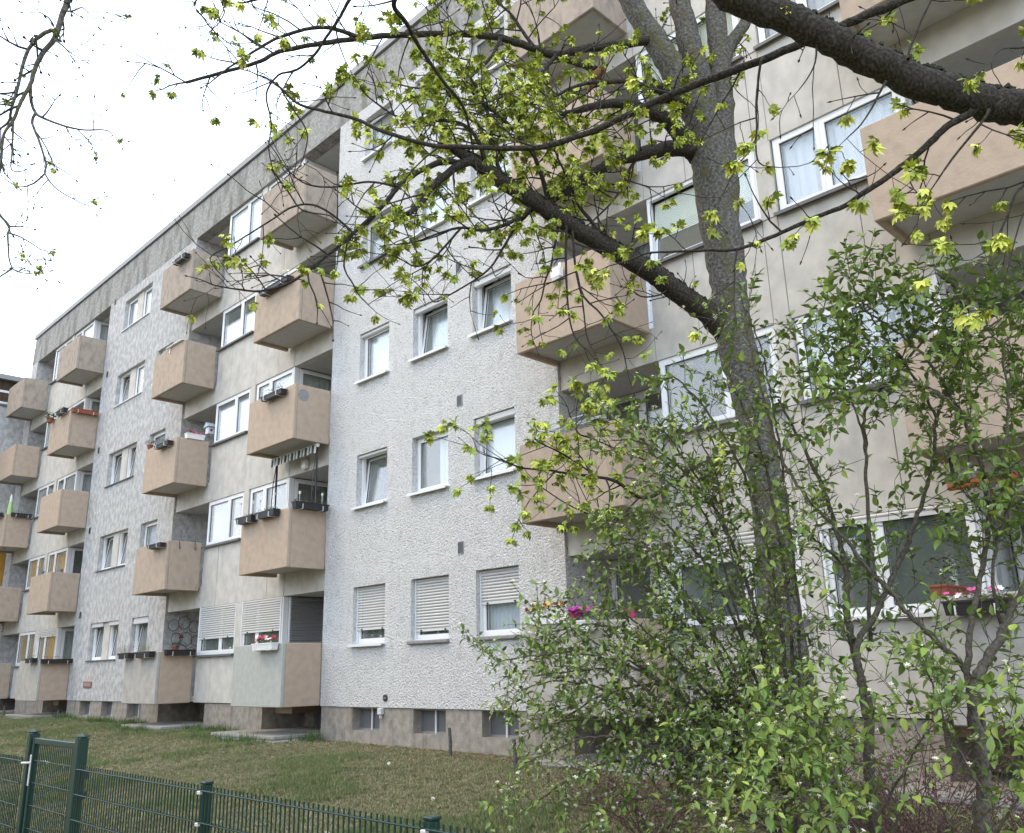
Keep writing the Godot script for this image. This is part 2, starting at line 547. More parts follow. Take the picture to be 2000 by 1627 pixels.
# A window in its own axes: x to the right, y up, +z to the outside, origin at the lower outer corner of its frame.
# o: split (shares of the sashes), tilt (degrees per sash), shutter (0..1), curtain, sill, drop (height of the sill below)
func window(parent: Node, at: Transform3D, w: float, h: float, o: Dictionary) -> Node3D:
	var n := Node3D.new()
	n.name = o.get("called", "window")
	n.transform = at
	parent.add_child(n, true)
	var fm: Material = o.get("frame", M.frame)
	var t := 0.055
	var split: Array = o.get("split", [1.0])
	var tilt: Array = o.get("tilt", [])
	var st := mb()
	st = wall_holes(0.0, w, 0.0, h, -0.07, 0.0, frame_holes(w, h, t, split))
	put("frame", st, fm, n)
	var x := 0.0
	for i in split.size():
		var hs: Array = frame_holes(w, h, t, split)[i]
		var sw: float = hs[1] - hs[0] + 0.03
		var sh: float = hs[3] - hs[2] + 0.03
		var ang: float = tilt[i] if i < tilt.size() else 0.0
		var stf := Transform3D(Basis(Vector3.RIGHT, deg_to_rad(-ang)), Vector3(hs[0] - 0.015, hs[2] - 0.015, -0.012 if ang == 0.0 else -0.04))
		put("sash", ring(sw, sh, 0.06, -0.055, 0.018 if ang == 0.0 else 0.0), fm, n).transform = stf
		var gl := mb()
		box(gl, Vector3(0.055, 0.055, -0.032), Vector3(sw - 0.055, sh - 0.055, -0.012))
		box(gl, Vector3(0.055, 0.055, -0.05), Vector3(sw - 0.055, sh - 0.055, -0.044))
		put("pane", gl, M.glass, n).transform = stf
		put("gasket", gasket(sw, sh), M.gasket, n).transform = stf
	var cz := -0.15
	for q in tilt:
		if q != 0.0:
			cz = -0.34
	match o.get("curtain", "none"):
		"sheer":
			var c := put("curtain", curtain_mesh(w - 0.1, h + 0.2, w * 5.0, 0.02, at.origin.x), M.curtain, n)
			c.position = Vector3(0.05, -0.1, cz)
		"half":
			var c2 := put("curtain", curtain_mesh((w - 0.1) * 0.55, h + 0.2, w * 3.0, 0.025, at.origin.y), M.curtain, n)
			c2.position = Vector3(0.05 + (w - 0.1) * 0.45, -0.1, cz)
		"green":
			var c3 := put("curtain", curtain_mesh(w - 0.1, h + 0.2, w * 6.0, 0.025, at.origin.x), M.curtain_green, n)
			c3.position = Vector3(0.05, -0.1, cz)
		"ochre":
			var c6 := put("curtain", curtain_mesh(w - 0.1, h + 0.2, w * 6.0, 0.025, at.origin.x), M.curtain_ochre, n)
			c6.position = Vector3(0.05, -0.1, cz)
		"cafe":
			var c4 := put("curtain", curtain_mesh(w - 0.14, h * 0.42, 9.0, 0.012, 0.4), M.curtain, n)
			c4.position = Vector3(0.07, 0.1, -0.14)
		"lower":
			var c5 := put("screen_panel", curtain_mesh(w - 0.14, h * 0.55, 1.0, 0.001, 0.4), M.curtain, n)
			c5.position = Vector3(0.07, 0.05, -0.12)
		"blind":
			for k in int((h - 0.1) * 0.6 / 0.03):
				var sl := bpart("blind_slat", Vector3(0.08, h - 0.1 - k * 0.03, -0.13), Vector3(w - 0.08, h - 0.1 - k * 0.03 + 0.024, -0.127), M.blind, n)
				sl.rotation.x = 0.0
		"blind_full":
			bpart("roller_blind", Vector3(0.06, h * 0.06, -0.14), Vector3(w - 0.06, h - 0.06, -0.136), M.curtain, n)
	var shut: float = o.get("shutter", 0.0)
	if shut > 0.0:
		var sm: Material = o.get("slat", M.slat)
		bpart("shutter_guide", Vector3(0.0, 0.0, 0.003), Vector3(0.03, h, 0.045), fm, n)
		bpart("shutter_guide", Vector3(w - 0.03, 0.0, 0.003), Vector3(w, h, 0.045), fm, n)
		var rows := int(h * shut / 0.0535)
		for k in rows:
			place("slat", slat_unit(), sm, n, Transform3D(Basis.from_scale(Vector3(w - 0.064, 1, 1)), Vector3(0.032, h - 0.027 - k * 0.0535, 0.024)))
		var yb := h - rows * 0.0535
		bpart("bottom_rail", Vector3(0.032, yb - 0.05, 0.012), Vector3(w - 0.032, yb - 0.002, 0.034), sm, n)
		for sx in [0.18, 0.82]:
			bpart("stopper", Vector3(w * sx - 0.015, yb - 0.045, 0.035), Vector3(w * sx + 0.015, yb - 0.02, 0.055), M.gasket, n)
	if o.get("box", 0.0) > 0.0:
		bpart("shutter_box", Vector3(0.0, h - o.box, 0.003), Vector3(w, h, 0.09), M.frame_old, n, 0.012)
	match o.get("sill", "none"):
		"white":
			sill(n, w, o.get("out", 0.18), M.sill_white)
		"dark":
			sill(n, w, o.get("out", 0.18), M.sill_dark)
		"stone":
			bpart("sill", Vector3(-0.05, -0.07, -0.02), Vector3(w + 0.02, -0.004, o.get("out", 0.18) + 0.02), M.sill_stone, n, 0.015)
	return n

func gasket(sw: float, sh: float) -> SurfaceTool:
	return wall_holes(0.052, sw - 0.052, 0.052, sh - 0.052, -0.03, -0.006, [[0.064, sw - 0.064, 0.064, sh - 0.064]])

func frame_holes(w: float, h: float, t: float, split: Array) -> Array:
	var holes := []
	var x := t
	var free := w - t * (split.size() + 1)
	for s in split:
		holes.append([x, x + free * s, t, h - t])
		x += free * s + t
	return holes

func sill(n: Node, w: float, out: float, m: Material) -> void:
	var st := mb()
	box(st, Vector3(-0.05, -0.03, -0.02), Vector3(w + 0.03, -0.006, out + 0.05))
	box(st, Vector3(-0.05, -0.055, out + 0.035), Vector3(w + 0.03, -0.03, out + 0.05))
	put("sill", st, m, n)

func at(x: float, y: float, z: float, turn := 0.0) -> Transform3D:
	return Transform3D(Basis(Vector3.UP, turn), Vector3(x, y, z))

func balcony(o: float, x0: float, x1: float, k: int, front: Material) -> void:
	var side: Material = M.balcony[2 if k == 4 else (rng.randi() % 2)]
	if front == null:
		front = side
	var n := node("balcony", bld)
	var y0 := 0.87 + FH * k
	var y1 := y0 + 1.24
	var j := rng.randf_range(-0.006, 0.006)
	bpart("front_panel", Vector3(x0, y0, 0.84 + j), Vector3(x1, y1, 0.92 + j), front, n, 0.012)
	bpart("side_panel", Vector3(x0, y0, 0.012), Vector3(x0 + 0.08, y1, 0.838 + j), side, n, 0.01)
	bpart("side_panel", Vector3(x1 - 0.08, y0, 0.012), Vector3(x1, y1, 0.838 + j), side, n, 0.01)
	bpart("floor_slab", Vector3(x0 + 0.082, y0 + 0.08, -0.05), Vector3(x1 - 0.082, y0 + 0.2, 0.836 + j), M.soffit, n)

func make_building() -> void:
	bld = thing("apartment_building", "long grey and white apartment block with tan box balconies and a flat roof", "building")
	var LX := -23.36
	var RX := 22.0
	# --- stucco bays
	stucco_bay("a", -14.62, -7.8, M.stucco_old, [])
	stucco_bay("b", 0.0, 6.83, M.stucco, [])
	stucco_bay("c", 14.63, 21.4, M.stucco, [])
	# end strip at the far gable
	put("wall", wall_holes(LX, -22.6, 0.86, 14.5, -1.06, 0.0, []), M.stucco_old, bld)
	bpart("plinth", Vector3(LX, -0.2, -1.06), Vector3(-22.6, 0.856, -0.03), M.plinth, bld)
	# --- panel bays
	panel_bay(-22.6, 7.98)
	panel_bay(-7.8, 7.8)
	panel_bay(6.83, 7.8)
	# --- parapet and roof
	var pst := mb()
	box(pst, Vector3(LX, 14.5, -0.34), Vector3(RX, 15.27, 0.0))
	put("parapet", pst, M.parapet, bld)
	bpart("parapet_course", Vector3(LX, 15.278, -0.34), Vector3(RX, 15.69, -0.012), M.parapet, bld)
	bpart("parapet_joint", Vector3(LX + 0.01, 15.27, -0.33), Vector3(RX, 15.278, -0.03), M.joint, bld)
	var seg := LX - 0.02
	while seg < RX:
		var e := minf(seg + 3.1, RX)
		var fs := mb()
		box(fs, Vector3(seg, 15.72, -0.4), Vector3(e - 0.006, 15.9, 0.05))
		put("flashing", fs, M.flashing, bld)
		seg = e
	bpart("flashing_joint", Vector3(LX, 15.69, -0.34), Vector3(RX, 15.72, -0.03), M.joint, bld)
	bpart("roof", Vector3(LX, 15.1, -10.0), Vector3(RX, 15.4, -0.345), M.flashing, bld)
	# --- inside: slabs, back wall, party walls
	bpart("back_wall", Vector3(LX, -0.3, -5.2), Vector3(RX, 15.1, -5.0), M.inside, bld)
	bpart("gable_wall", Vector3(LX, -0.3, -5.0), Vector3(LX + 0.25, 15.1, -1.065), M.stucco_old, bld)
	bpart("gable_wall", Vector3(RX - 0.25, -0.3, -5.0), Vector3(RX, 15.1, -0.36), M.stucco, bld)
	for k in 6:
		bpart("storey_slab", Vector3(LX + 0.25, 0.66 + FH * k, -5.0), Vector3(RX - 0.25, 0.9 + FH * k, -1.305), M.inside_floor, bld)
		for q in [[-20.6, -16.6], [-14.3, -8.11], [-5.8, -1.77], [0.31, 6.52], [8.82, 12.86], [14.94, 21.0]]:
			bpart("storey_slab", Vector3(q[0], 0.66 + FH * k, -1.3), Vector3(q[1], 0.9 + FH * k, -0.335 if k > 0 else -0.42), M.inside_floor, bld)
	for x in [-22.6, -18.7, -14.6, -11.3, -7.9, -3.8, -0.1, 3.45, 6.9, 10.75, 14.6]:
		bpart("party_wall", Vector3(x - 0.06, 0.0, -4.99), Vector3(x + 0.06, 15.0, -1.31), M.inside, bld)

func stucco_bay(which: String, x0: float, x1: float, mat: Material, _x: Array) -> void:
	var holes := []
	var wins := []
	for k in 5:
		var y0 := 2.04 + FH * k
		var y1 := 3.16 + FH * k
		if which == "a":
			holes.append([-13.22, -10.96, y0, y1])
			holes.append([-10.0, -8.86, y0, y1])
		else:
			for q in [[1.07, 2.13], [2.94, 4.02], [4.74, 5.79]]:
				holes.append([x0 + q[0], x0 + q[1], y0, y1])
	put("wall", wall_holes(x0, x1, 0.86, 14.498, -0.32, 0.0, holes), mat, bld)
	# the returns towards the loggias
	for q in [[x0, x0 + 0.3], [x1 - 0.3, x1]]:
		bpart("wall_return", Vector3(q[0], 0.862, -1.3), Vector3(q[1], 14.49, -0.322), mat, bld)
		bpart("plinth", Vector3(q[0], -0.2, -1.3), Vector3(q[1], 0.858, -0.332), M.plinth, bld)
	# plinth with cellar windows
	var ch := []
	var cw := []
	if which == "a":
		cw = [[-13.5, -12.6], [-11.75, -10.85], [-9.85, -8.95]]
	else:
		cw = [[x0 + 1.09, x0 + 1.98], [x0 + 2.99, x0 + 3.89], [x0 + 4.81, x0 + 5.67]]
	for q in cw:
		ch.append([q[0], q[1], 0.43, 0.84])
	put("plinth", wall_holes(x0, x1, -0.2, 0.856, -0.33, -0.03, ch), M.plinth, bld)
	for q in cw:
		cellar_window(q[0], q[1], 0.43, 0.84, -0.2)
	for k in 5:
		var y := 2.04 + FH * k
		if which == "a":
			window(bld, at(-13.2, y, -0.13), 0.86, 1.12, {"tilt": [[7.0, 7.0, 7.0, 8.0, 0.0][k]], "curtain": ["green", "green", "green", "sheer", "sheer"][k], "box": 0.13 if k == 0 else 0.0})
			bpart("pier_panel", Vector3(-12.335, y, -0.3), Vector3(-11.865, y + 1.12, -0.09), M.panel, bld, 0.004)
			window(bld, at(-11.86, y, -0.13), 0.88, 1.12, {"tilt": [[7.0, 7.0, 7.0, 0.0, 0.0][k]], "curtain": ["green", "green", "green", "sheer", "sheer"][k], "box": 0.13 if k == 0 else 0.0})
			bpart("sill", Vector3(-13.26, y - 0.03, -0.14), Vector3(-10.93, y - 0.004, 0.05), M.sill_dark if k < 3 else M.sill_white, bld)
			window(bld, at(-9.99, y, -0.13), 1.12, 1.12, {"tilt": [[7.0, 0.0, 0.0, 0.0, 0.0][k]], "curtain": ["green", "sheer", "none", "sheer", "none"][k], "box": 0.18 if k == 0 else 0.0, "sill": "white"})
		elif which == "b":
			var sp: Array = [
				[{"shutter": 0.72, "sill": "white", "curtain": "none"}, {"shutter": 0.86, "sill": "stone", "curtain": "none"}, {"shutter": 0.5, "sill": "stone", "curtain": "cafe"}],
				[{"tilt": [6.0], "sill": "white", "curtain": "none", "box": 0.06}, {"sill": "white", "curtain": "half"}, {"tilt": [3.0], "sill": "white", "curtain": "blind_full", "box": 0.12}],
				[{"sill": "white", "curtain": "blind_full", "box": 0.07}, {"tilt": [8.0], "sill": "white", "curtain": "sheer", "box": 0.1}, {"tilt": [8.0], "sill": "white", "curtain": "sheer", "box": 0.12}],
				[{"sill": "dark", "frame": M.frame_old, "curtain": "none"}, {"sill": "white", "curtain": "sheer"}, {"sill": "white", "curtain": "sheer"}],
				[{"sill": "white", "frame": M.frame_old, "curtain": "none"}, {"sill": "white", "curtain": "sheer"}, {"sill": "white", "frame": M.frame_old, "curtain": "none"}]][k]
			var qx := [[1.07, 2.13], [2.94, 4.02], [4.74, 5.79]]
			for i in 3:
				window(bld, at(x0 + qx[i][0] + 0.005, y, -0.13), qx[i][1] - qx[i][0] - 0.01, 1.115, sp[i])
			vent(x0 + 4.36, 3.6 + FH * k)
		else:
			for q in [[1.07, 2.13], [2.94, 4.02], [4.74, 5.79]]:
				window(bld, at(x0 + q[0] + 0.005, y, -0.13), q[1] - q[0] - 0.01, 1.115, {"sill": "white", "curtain": "sheer"})
	if which == "a":
		for k in 5:
			vent(-14.2, 3.48 + FH * k)

func vent(x: float, y: float) -> void:
	var n := node("vent", bld)
	bpart("vent_frame", Vector3(x - 0.075, y - 0.11, -0.02), Vector3(x + 0.075, y + 0.11, 0.012), M.metal_grey, n)
	for i in 4:
		bpart("louvre", Vector3(x - 0.058 + i * 0.033, y - 0.095, 0.0125), Vector3(x - 0.048 + i * 0.033, y + 0.095, 0.02), M.metal_dark, n)

func cellar_window(x0: float, x1: float, y0: float, y1: float, z: float) -> void:
	var n := node("cellar_window", bld)
	n.transform = at(x0, y0, z)
	var w := x1 - x0
	var h := y1 - y0
	put("frame", wall_holes(0, w, 0, h, -0.05, 0.0, frame_holes(w, h, 0.03, [0.5, 0.5])), M.metal_grey, n)
	bpart("mesh_pane", Vector3(0.03, 0.03, -0.035), Vector3(w - 0.03, h - 0.03, -0.02), M.sill_dark, n)
	bpart("middle_bar", Vector3(w * 0.5 - 0.02, 0, 0.002), Vector3(w * 0.5 + 0.02, h, 0.02), M.frame_old, n)

func panel_bay(o: float, wd: float) -> void:
	var s := wd - 7.8
	var e1 := 1.95
	var a0 := 1.98
	var a1 := 3.82
	var b0 := 4.2
	var b1 := 6.0 + s
	var r0 := 6.05 + s
	var zf := -0.06
	var zb := -0.26
	var bay := 0 if o < -20.0 else (1 if o < 0.0 else 2)
	var cuts := [0.0, e1, 2.75, 3.92, 4.16, 5.28, r0, wd]
	for k in range(-1, 5):
		var y0 := 3.19 + FH * k
		var y1 := 4.74 + FH * k
		if k == -1:
			y0 = 0.87
		if k == 4:
			continue
		for i in cuts.size() - 1:
			var low := y1
			if i == 0 or i == 6:
				if k == -1:
					continue
				low = 3.74 + FH * k
			bpart("panel", Vector3(o + cuts[i] + 0.004, y0, zb), Vector3(o + cuts[i + 1] - 0.004, low, zf + rng.randf_range(-0.004, 0.004)), M.panel, bld, 0.005)
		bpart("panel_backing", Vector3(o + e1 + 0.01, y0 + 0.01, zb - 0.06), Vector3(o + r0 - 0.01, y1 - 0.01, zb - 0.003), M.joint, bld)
	for k in 5:
		var y := 2.0 + FH * k
		var top := 3.185 + FH * k if k < 4 else 14.495
		var h := top - y - 0.006
		# pier between the two windows
		bpart("panel", Vector3(o + a1 + 0.1, 4.745 + FH * (k - 1), zb), Vector3(o + b0 - 0.02, top, zf + 0.01), M.panel, bld, 0.005)
		var oa := {"split": [0.6, 0.4], "sill": "dark", "out": 0.07, "curtain": "none"}
		var ob := {"split": [0.38, 0.62], "sill": "dark", "out": 0.07, "curtain": "none"}
		if bay == 1:
			oa.curtain = ["none", "none", "sheer", "lower", "sheer"][k]
			ob.curtain = ["none", "none", "sheer", "sheer", "sheer"][k]
			if k == 0:
				oa.shutter = 0.66
				ob.shutter = 0.6
		elif bay == 2:
			oa.curtain = ["none", "none", "sheer", "blind", "blind"][k] if k != 2 else "blind"
			ob.curtain = ["none", "sheer", "sheer", "sheer", "sheer"][k]
			if k == 2:
				oa.tilt = [7.0, 0.0]
				oa.curtain = "blind"
			if k == 0:
				oa.shutter = 0.3
			if k == 0:
				ob.shutter = 0.06
				ob.sill = "white"
		else:
			oa.curtain = ["none", "ochre", "none", "sheer", "sheer"][k]
			ob.curtain = ["ochre", "ochre", "none", "none", "sheer"][k]
			if k == 0:
				ob.shutter = 0.2
		window(bld, at(o + a0, y + 0.01, zf - 0.03), a1 + 0.09 - a0, h, oa)
		window(bld, at(o + b0, y + 0.01, zf - 0.03), b1 - b0, h, ob)
		# corner post where the second window meets the loggia
		bpart("corner_post", Vector3(o + b1 + 0.003, 0.99 + FH * k, -0.2), Vector3(o + r0, top, zf - 0.01), M.frame, bld, 0.006)
		# --- recessed loggias on both sides
		var fl := 0.98 + FH * k
		for q in [[0.0, e1], [r0, wd]]:
			# floor of this storey, which is the ceiling of the one below
			bpart("loggia_slab", Vector3(o + q[0] + 0.003, 0.45 + FH * k + (0.0 if k > 0 else 0.43), -1.29), Vector3(o + q[1] - 0.003, fl, -0.262), M.soffit, bld)
			if k == 4:
				bpart("loggia_ceiling", Vector3(o + q[0] + 0.003, 14.497, -1.29), Vector3(o + q[1] - 0.003, 14.8, -0.345), M.soffit, bld)
			bpart("loggia_back_wall", Vector3(o + q[0] + 0.003, 0.981 + FH * k, -1.3), Vector3(o + q[1] - 0.003, 1.05 + FH * k, -1.06), M.panel, bld)
			window(bld, at(o + q[0] + 0.02, 1.052 + FH * k, -1.1), q[1] - q[0] - 0.04, 2.13 if k < 4 else 3.4, {"called": "balcony_door", "split": [0.45, 0.55], "curtain": "half" if (k + bay) % 2 == 0 else "none"})
		# side wall of the first loggia (towards the first window) and glazed door in the second
		bpart("loggia_side_wall", Vector3(o + e1 + 0.003, 0.99 + FH * k, -1.28), Vector3(o + e1 + 0.02, top, -0.27), M.panel, bld)
		bpart("loggia_side_wall", Vector3(o + e1 - 0.002, 0.99 + FH * k, -0.26), Vector3(o + a0 - 0.002, 2.0 + FH * k, zf - 0.012), M.panel, bld)
		var dr := {"called": "balcony_door", "split": [1.0], "curtain": "green" if (k + bay) % 3 == 0 else ("sheer" if k % 2 == 0 else "none")}
		if bay == 1 and k == 0:
			dr.shutter = 0.97
			dr.slat = M.slat_grey
		window(bld, at(o + r0, 0.99 + FH * k, -0.21, PI / 2.0), 1.07, top - 1.0 - FH * k, dr)
		# balcony boxes
		var fm: Material = M.balcony_beige if k == 0 else null
		balcony(o, o - 0.05, o + 1.93, k, fm)
		balcony(o, o + r0 - 0.27, o + wd - 0.005, k, M.balcony_grey if k == 0 and bay == 1 else fm)
	# plinth under the bay
	put("plinth", wall_holes(o + 2.5, o + 5.3 + s, -0.2, 0.855, -0.4, -0.1, []), M.plinth, bld)
	for q in [[2.5, 2.7], [5.1 + s, 5.3 + s]]:
		bpart("plinth", Vector3(o + q[0], -0.2, -1.3), Vector3(o + q[1], 0.85, -0.403), M.plinth, bld)
	for q in [[0.003, 2.5], [5.3 + s, wd - 0.003]]:
		put("plinth", wall_holes(o + q[0], o + q[1], -0.2, 0.87, -1.4, -1.2, [[o + q[0] + 0.4, o + q[1] - 0.5, 0.3, 0.82]]), M.plinth, bld)
		cellar_window(o + q[0] + 0.4, o + q[1] - 0.5, 0.3, 0.82, -1.24)
	# concrete covers of the light wells
	for q in [[0.1, 2.4, 0.0], [5.0 + s, 7.6 + s, -0.02]]:
		var n := node("light_well", bld)
		var gy := ground_y(o + q[0], 0.5)
		bpart("kerb", Vector3(o + q[0], gy - 0.3, -1.19), Vector3(o + q[1], gy + 0.035, 0.9), M.slab_edge, n, 0.01)
		bpart("cover", Vector3(o + q[0] - 0.02, gy + 0.036, -1.19), Vector3(o + q[1] + 0.02, gy + 0.1, 0.93), M.slab, n, 0.008)

func make_wing() -> void:
	var w := thing("neighbouring_wing", "lower pale grey wing with brown timber top storey beside the end gable", "building")
	var X := -23.42
	var st := mb()
	# wall facing +x: built facing +z and turned
	var n := w
	n.transform = Transform3D(Basis(Vector3.UP, PI / 2.0), Vector3(X, 0, 0))
	# local x = -world z
	put("wall", wall_holes(-7.0, 1.0, -0.2, 12.55, -0.3, 0.0, [[-2.4, 0.25, 5.15, 6.6], [-2.4, 0.25, 2.2, 3.7]]), M.stucco_old, n)
	bpart("ochre_panel", Vector3(-2.4, 5.15, -0.15), Vector3(0.25, 6.6, -0.06), M.ochre, n)
	bpart("ochre_panel", Vector3(-2.4, 2.2, -0.15), Vector3(0.25, 3.7, -0.06), M.ochre, n)
	bpart("sill_band", Vector3(-7.0, 12.55, -0.3), Vector3(1.0, 12.63, 0.06), M.sill_dark, n)
	for i in 32:
		bpart("timber_board", Vector3(-7.0 + i * 0.25 + 0.004, 12.63, -0.2), Vector3(-7.0 + (i + 1) * 0.25 - 0.004, 13.7, -0.1 + rng.randf_range(0, 0.006)), M.timber, n)
	bpart("roof_edge", Vector3(-7.1, 13.7, -3.0), Vector3(1.0, 13.9, 0.12), M.flashing, n)
	window(n, at(-1.35, 12.66, -0.08), 0.9, 0.6, {"curtain": "none"})
	bpart("inner_wall", Vector3(-7.0, -0.2, -2.2), Vector3(1.0, 13.7, -2.0), M.inside, n)

# ------------------------------------------------------------------ fence
func bar_mesh(sz: Vector3) -> Mesh:
	var st := mb()
	box(st, Vector3(-sz.x, 0, -sz.z), Vector3(sz.x, sz.y, sz.z))
	return st.commit()

func fence_post(parent: Node, x: float, z: float, top: float, hx: float, hz: float) -> void:
	var y := ground_y(x, z) - 0.1
	var p := bpart("post", Vector3(x - hx, y, z - hz), Vector3(x + hx, top, z + hz), M.green_paint, parent, 0.006)
	bpart("cap", Vector3(x - hx - 0.004, top + 0.001, z - hz - 0.004), Vector3(x + hx + 0.004, top + 0.018, z + hz + 0.004), M.green_paint, p, 0.005)

func mat_panel(parent: Node, x0: float, x1: float, z: float, y0: float, y1: float, clips := []) -> void:
	var n := node("mesh_panel", parent)
	var bar := bar_mesh(Vector3(0.0038, y1 - y0, 0.0038))
	var cnt := int((x1 - x0) / 0.05)
	for i in cnt + 1:
		place("bar", bar, M.green_paint, n, Transform3D(Basis.IDENTITY, Vector3(x0 + (x1 - x0) * i / cnt, y0, z + rng.randf_range(-0.001, 0.001))))
	var y := y1 - 0.035
	while y > y0:
		for dz in [-0.0095, 0.0095]:
			var st := mb()
			tube(st, [Vector3(x0 - 0.02, y, z + dz), Vector3(x1 + 0.02, y, z + dz)], [0.005, 0.005], 6)
			put("rail", st, M.green_paint, n)
		y -= 0.2

func make_fence() -> void:
	var z := 7.25
	var f := thing("fence", "dark green double wire mesh fence running along the lawn with square posts", "fence")
	fence_post(f, 9.86, z, 0.81, 0.034, 0.03)
	fence_post(f, 12.28, z, 0.81, 0.034, 0.03)
	fence_post(f, 14.74, z, 0.81, 0.034, 0.03)
	for q in [[7.56, 9.82], [9.9, 12.24], [12.32, 14.7]]:
		mat_panel(f, q[0], q[1], z + 0.045, 0.0, 0.81)
	for q in [9.86, 12.28]:
		for y in [0.76, 0.56, 0.36]:
			bpart("clamp", Vector3(q - 0.02, y - 0.012, z + 0.03), Vector3(q + 0.02, y + 0.012, z + 0.062), M.alu, f, 0.004)
	var f2 := thing("fence", "short green mesh fence run on the latch side of the garden gate", "fence")
	fence_post(f2, 3.55, z, 0.81, 0.034, 0.03)
	mat_panel(f2, 3.6, 6.05, z + 0.045, 0.0, 0.8)
	var g := thing("garden_gate", "dark green steel garden gate with wire infill and a pale handle", "gate")
	for x in [6.15, 7.45]:
		var p := bpart("post", Vector3(x - 0.045, -0.2, z - 0.045), Vector3(x + 0.045, 1.03, z + 0.045), M.green_paint, g, 0.008)
		var st := mb()
		lathe(st, Vector3(x, 1.03, z), [[0.066, 0.0], [0.066, 0.008], [0.0, 0.035]], 4)
		put("cap", st, M.green_paint, p)
	var lf := node("gate_leaf", g)
	bpart("stile", Vector3(6.235, 0.05, z - 0.02), Vector3(6.285, 0.985, z + 0.03), M.green_paint, lf, 0.006)
	bpart("stile", Vector3(7.33, 0.05, z - 0.02), Vector3(7.38, 0.985, z + 0.03), M.green_paint, lf, 0.006)
	bpart("top_rail", Vector3(6.287, 0.93, z - 0.018), Vector3(7.328, 0.984, z + 0.028), M.green_paint, lf, 0.006)
	bpart("bottom_rail", Vector3(6.287, 0.05, z - 0.018), Vector3(7.328, 0.1, z + 0.028), M.green_paint, lf, 0.006)
	var bar := bar_mesh(Vector3(0.0038, 0.83, 0.0038))
	for i in 21:
		place("bar", bar, M.green_paint, lf, Transform3D(Basis.IDENTITY, Vector3(6.31 + i * 0.05, 0.1, z + 0.005)))
	for y in [0.78, 0.58, 0.38, 0.18]:
		var rs := mb()
		tube(rs, [Vector3(6.28, y, z + 0.013), Vector3(7.335, y, z + 0.013)], [0.005, 0.005], 6)
		put("rail", rs, M.green_paint, lf)
	bpart("lock_plate", Vector3(6.238, 0.55, z + 0.031), Vector3(6.274, 0.83, z + 0.038), M.alu, g, 0.003)
	for q in [[1.0, -0.1], [-1.0, 0.16]]:
		var hs := mb()
		var sg: float = q[0]
		tube(hs, [Vector3(6.256, 0.76, z + 0.03 * sg), Vector3(6.256, 0.76, z + 0.075 * sg), Vector3(6.256 + q[1] * 0.3, 0.76, z + 0.085 * sg), Vector3(6.256 + q[1], 0.755, z + 0.08 * sg), Vector3(6.256 + q[1] * 1.1, 0.755, z + 0.06 * sg)], [0.01, 0.01, 0.01, 0.01, 0.009], 8)
		put("handle", hs, M.white_plastic, g)
	for y in [0.72, 0.56]:
		bpart("hinge", Vector3(7.49, y - 0.03, z - 0.06), Vector3(7.55, y + 0.03, z - 0.01), M.metal_dark, g, 0.006)

# ------------------------------------------------------------------ plants
func smooth_path(flatpts: Array, sub: int) -> Array:
	# [x, y, z, r, ...] -> [points, radii] along a Catmull-Rom curve
	var p := []
	var r := []
	for i in flatpts.size() / 4:
		p.append(Vector3(flatpts[i * 4], flatpts[i * 4 + 1], flatpts[i * 4 + 2]))
		r.append(flatpts[i * 4 + 3])
	var op := []
	var orr := []
	var n := p.size()
	for i in n - 1:
		var a: Vector3 = p[max(i - 1, 0)]
		var b: Vector3 = p[i]
		var c: Vector3 = p[i + 1]
		var d: Vector3 = p[min(i + 2, n - 1)]
		for k in sub:
			var t := float(k) / sub
			op.append(b.cubic_interpolate(c, a, d, t))
			orr.append(lerpf(r[i], r[i + 1], t))
	op.append(p[n - 1])
	orr.append(r[n - 1])
	return [op, orr]

func maple_leaf() -> Mesh:
	# palmate leaf: five lobes round the end of a short stalk; stalk starts at the origin, blade lies along +y, unit width about 1
	var st := mb()
	poly(st, [Vector3(-0.012, 0, 0), Vector3(0.012, 0, 0), Vector3(0.008, 0.5, 0.03), Vector3(-0.008, 0.5, 0.03)], Vector3.BACK)
	var c := Vector3(0, 0.5, 0.03)
	var rim_pts := []
	var lobes := [[-140.0, 0.3], [-112.0, 0.48], [-98.0, 0.44], [-84.0, 0.66], [-72.0, 0.52], [-62.0, 0.5], [-50.0, 0.74], [-42.0, 0.88], [-34.0, 0.7], [-22.0, 0.54], [-12.0, 0.78], [0.0, 1.0], [12.0, 0.78], [22.0, 0.54], [34.0, 0.7], [42.0, 0.88], [50.0, 0.74], [62.0, 0.5], [72.0, 0.52], [84.0, 0.66], [98.0, 0.44], [112.0, 0.48], [140.0, 0.3]]
	for l in lobes:
		var a: float = deg_to_rad(l[0])
		var d: float = l[1]
		rim_pts.append(c + Vector3(sin(a) * d, cos(a) * d, -0.5 * d * d + 0.06 * sin(a * 5.0)))
	for i in rim_pts.size() - 1:
		poly(st, [c, rim_pts[i], rim_pts[i + 1]], Vector3.BACK)
	return st.commit()

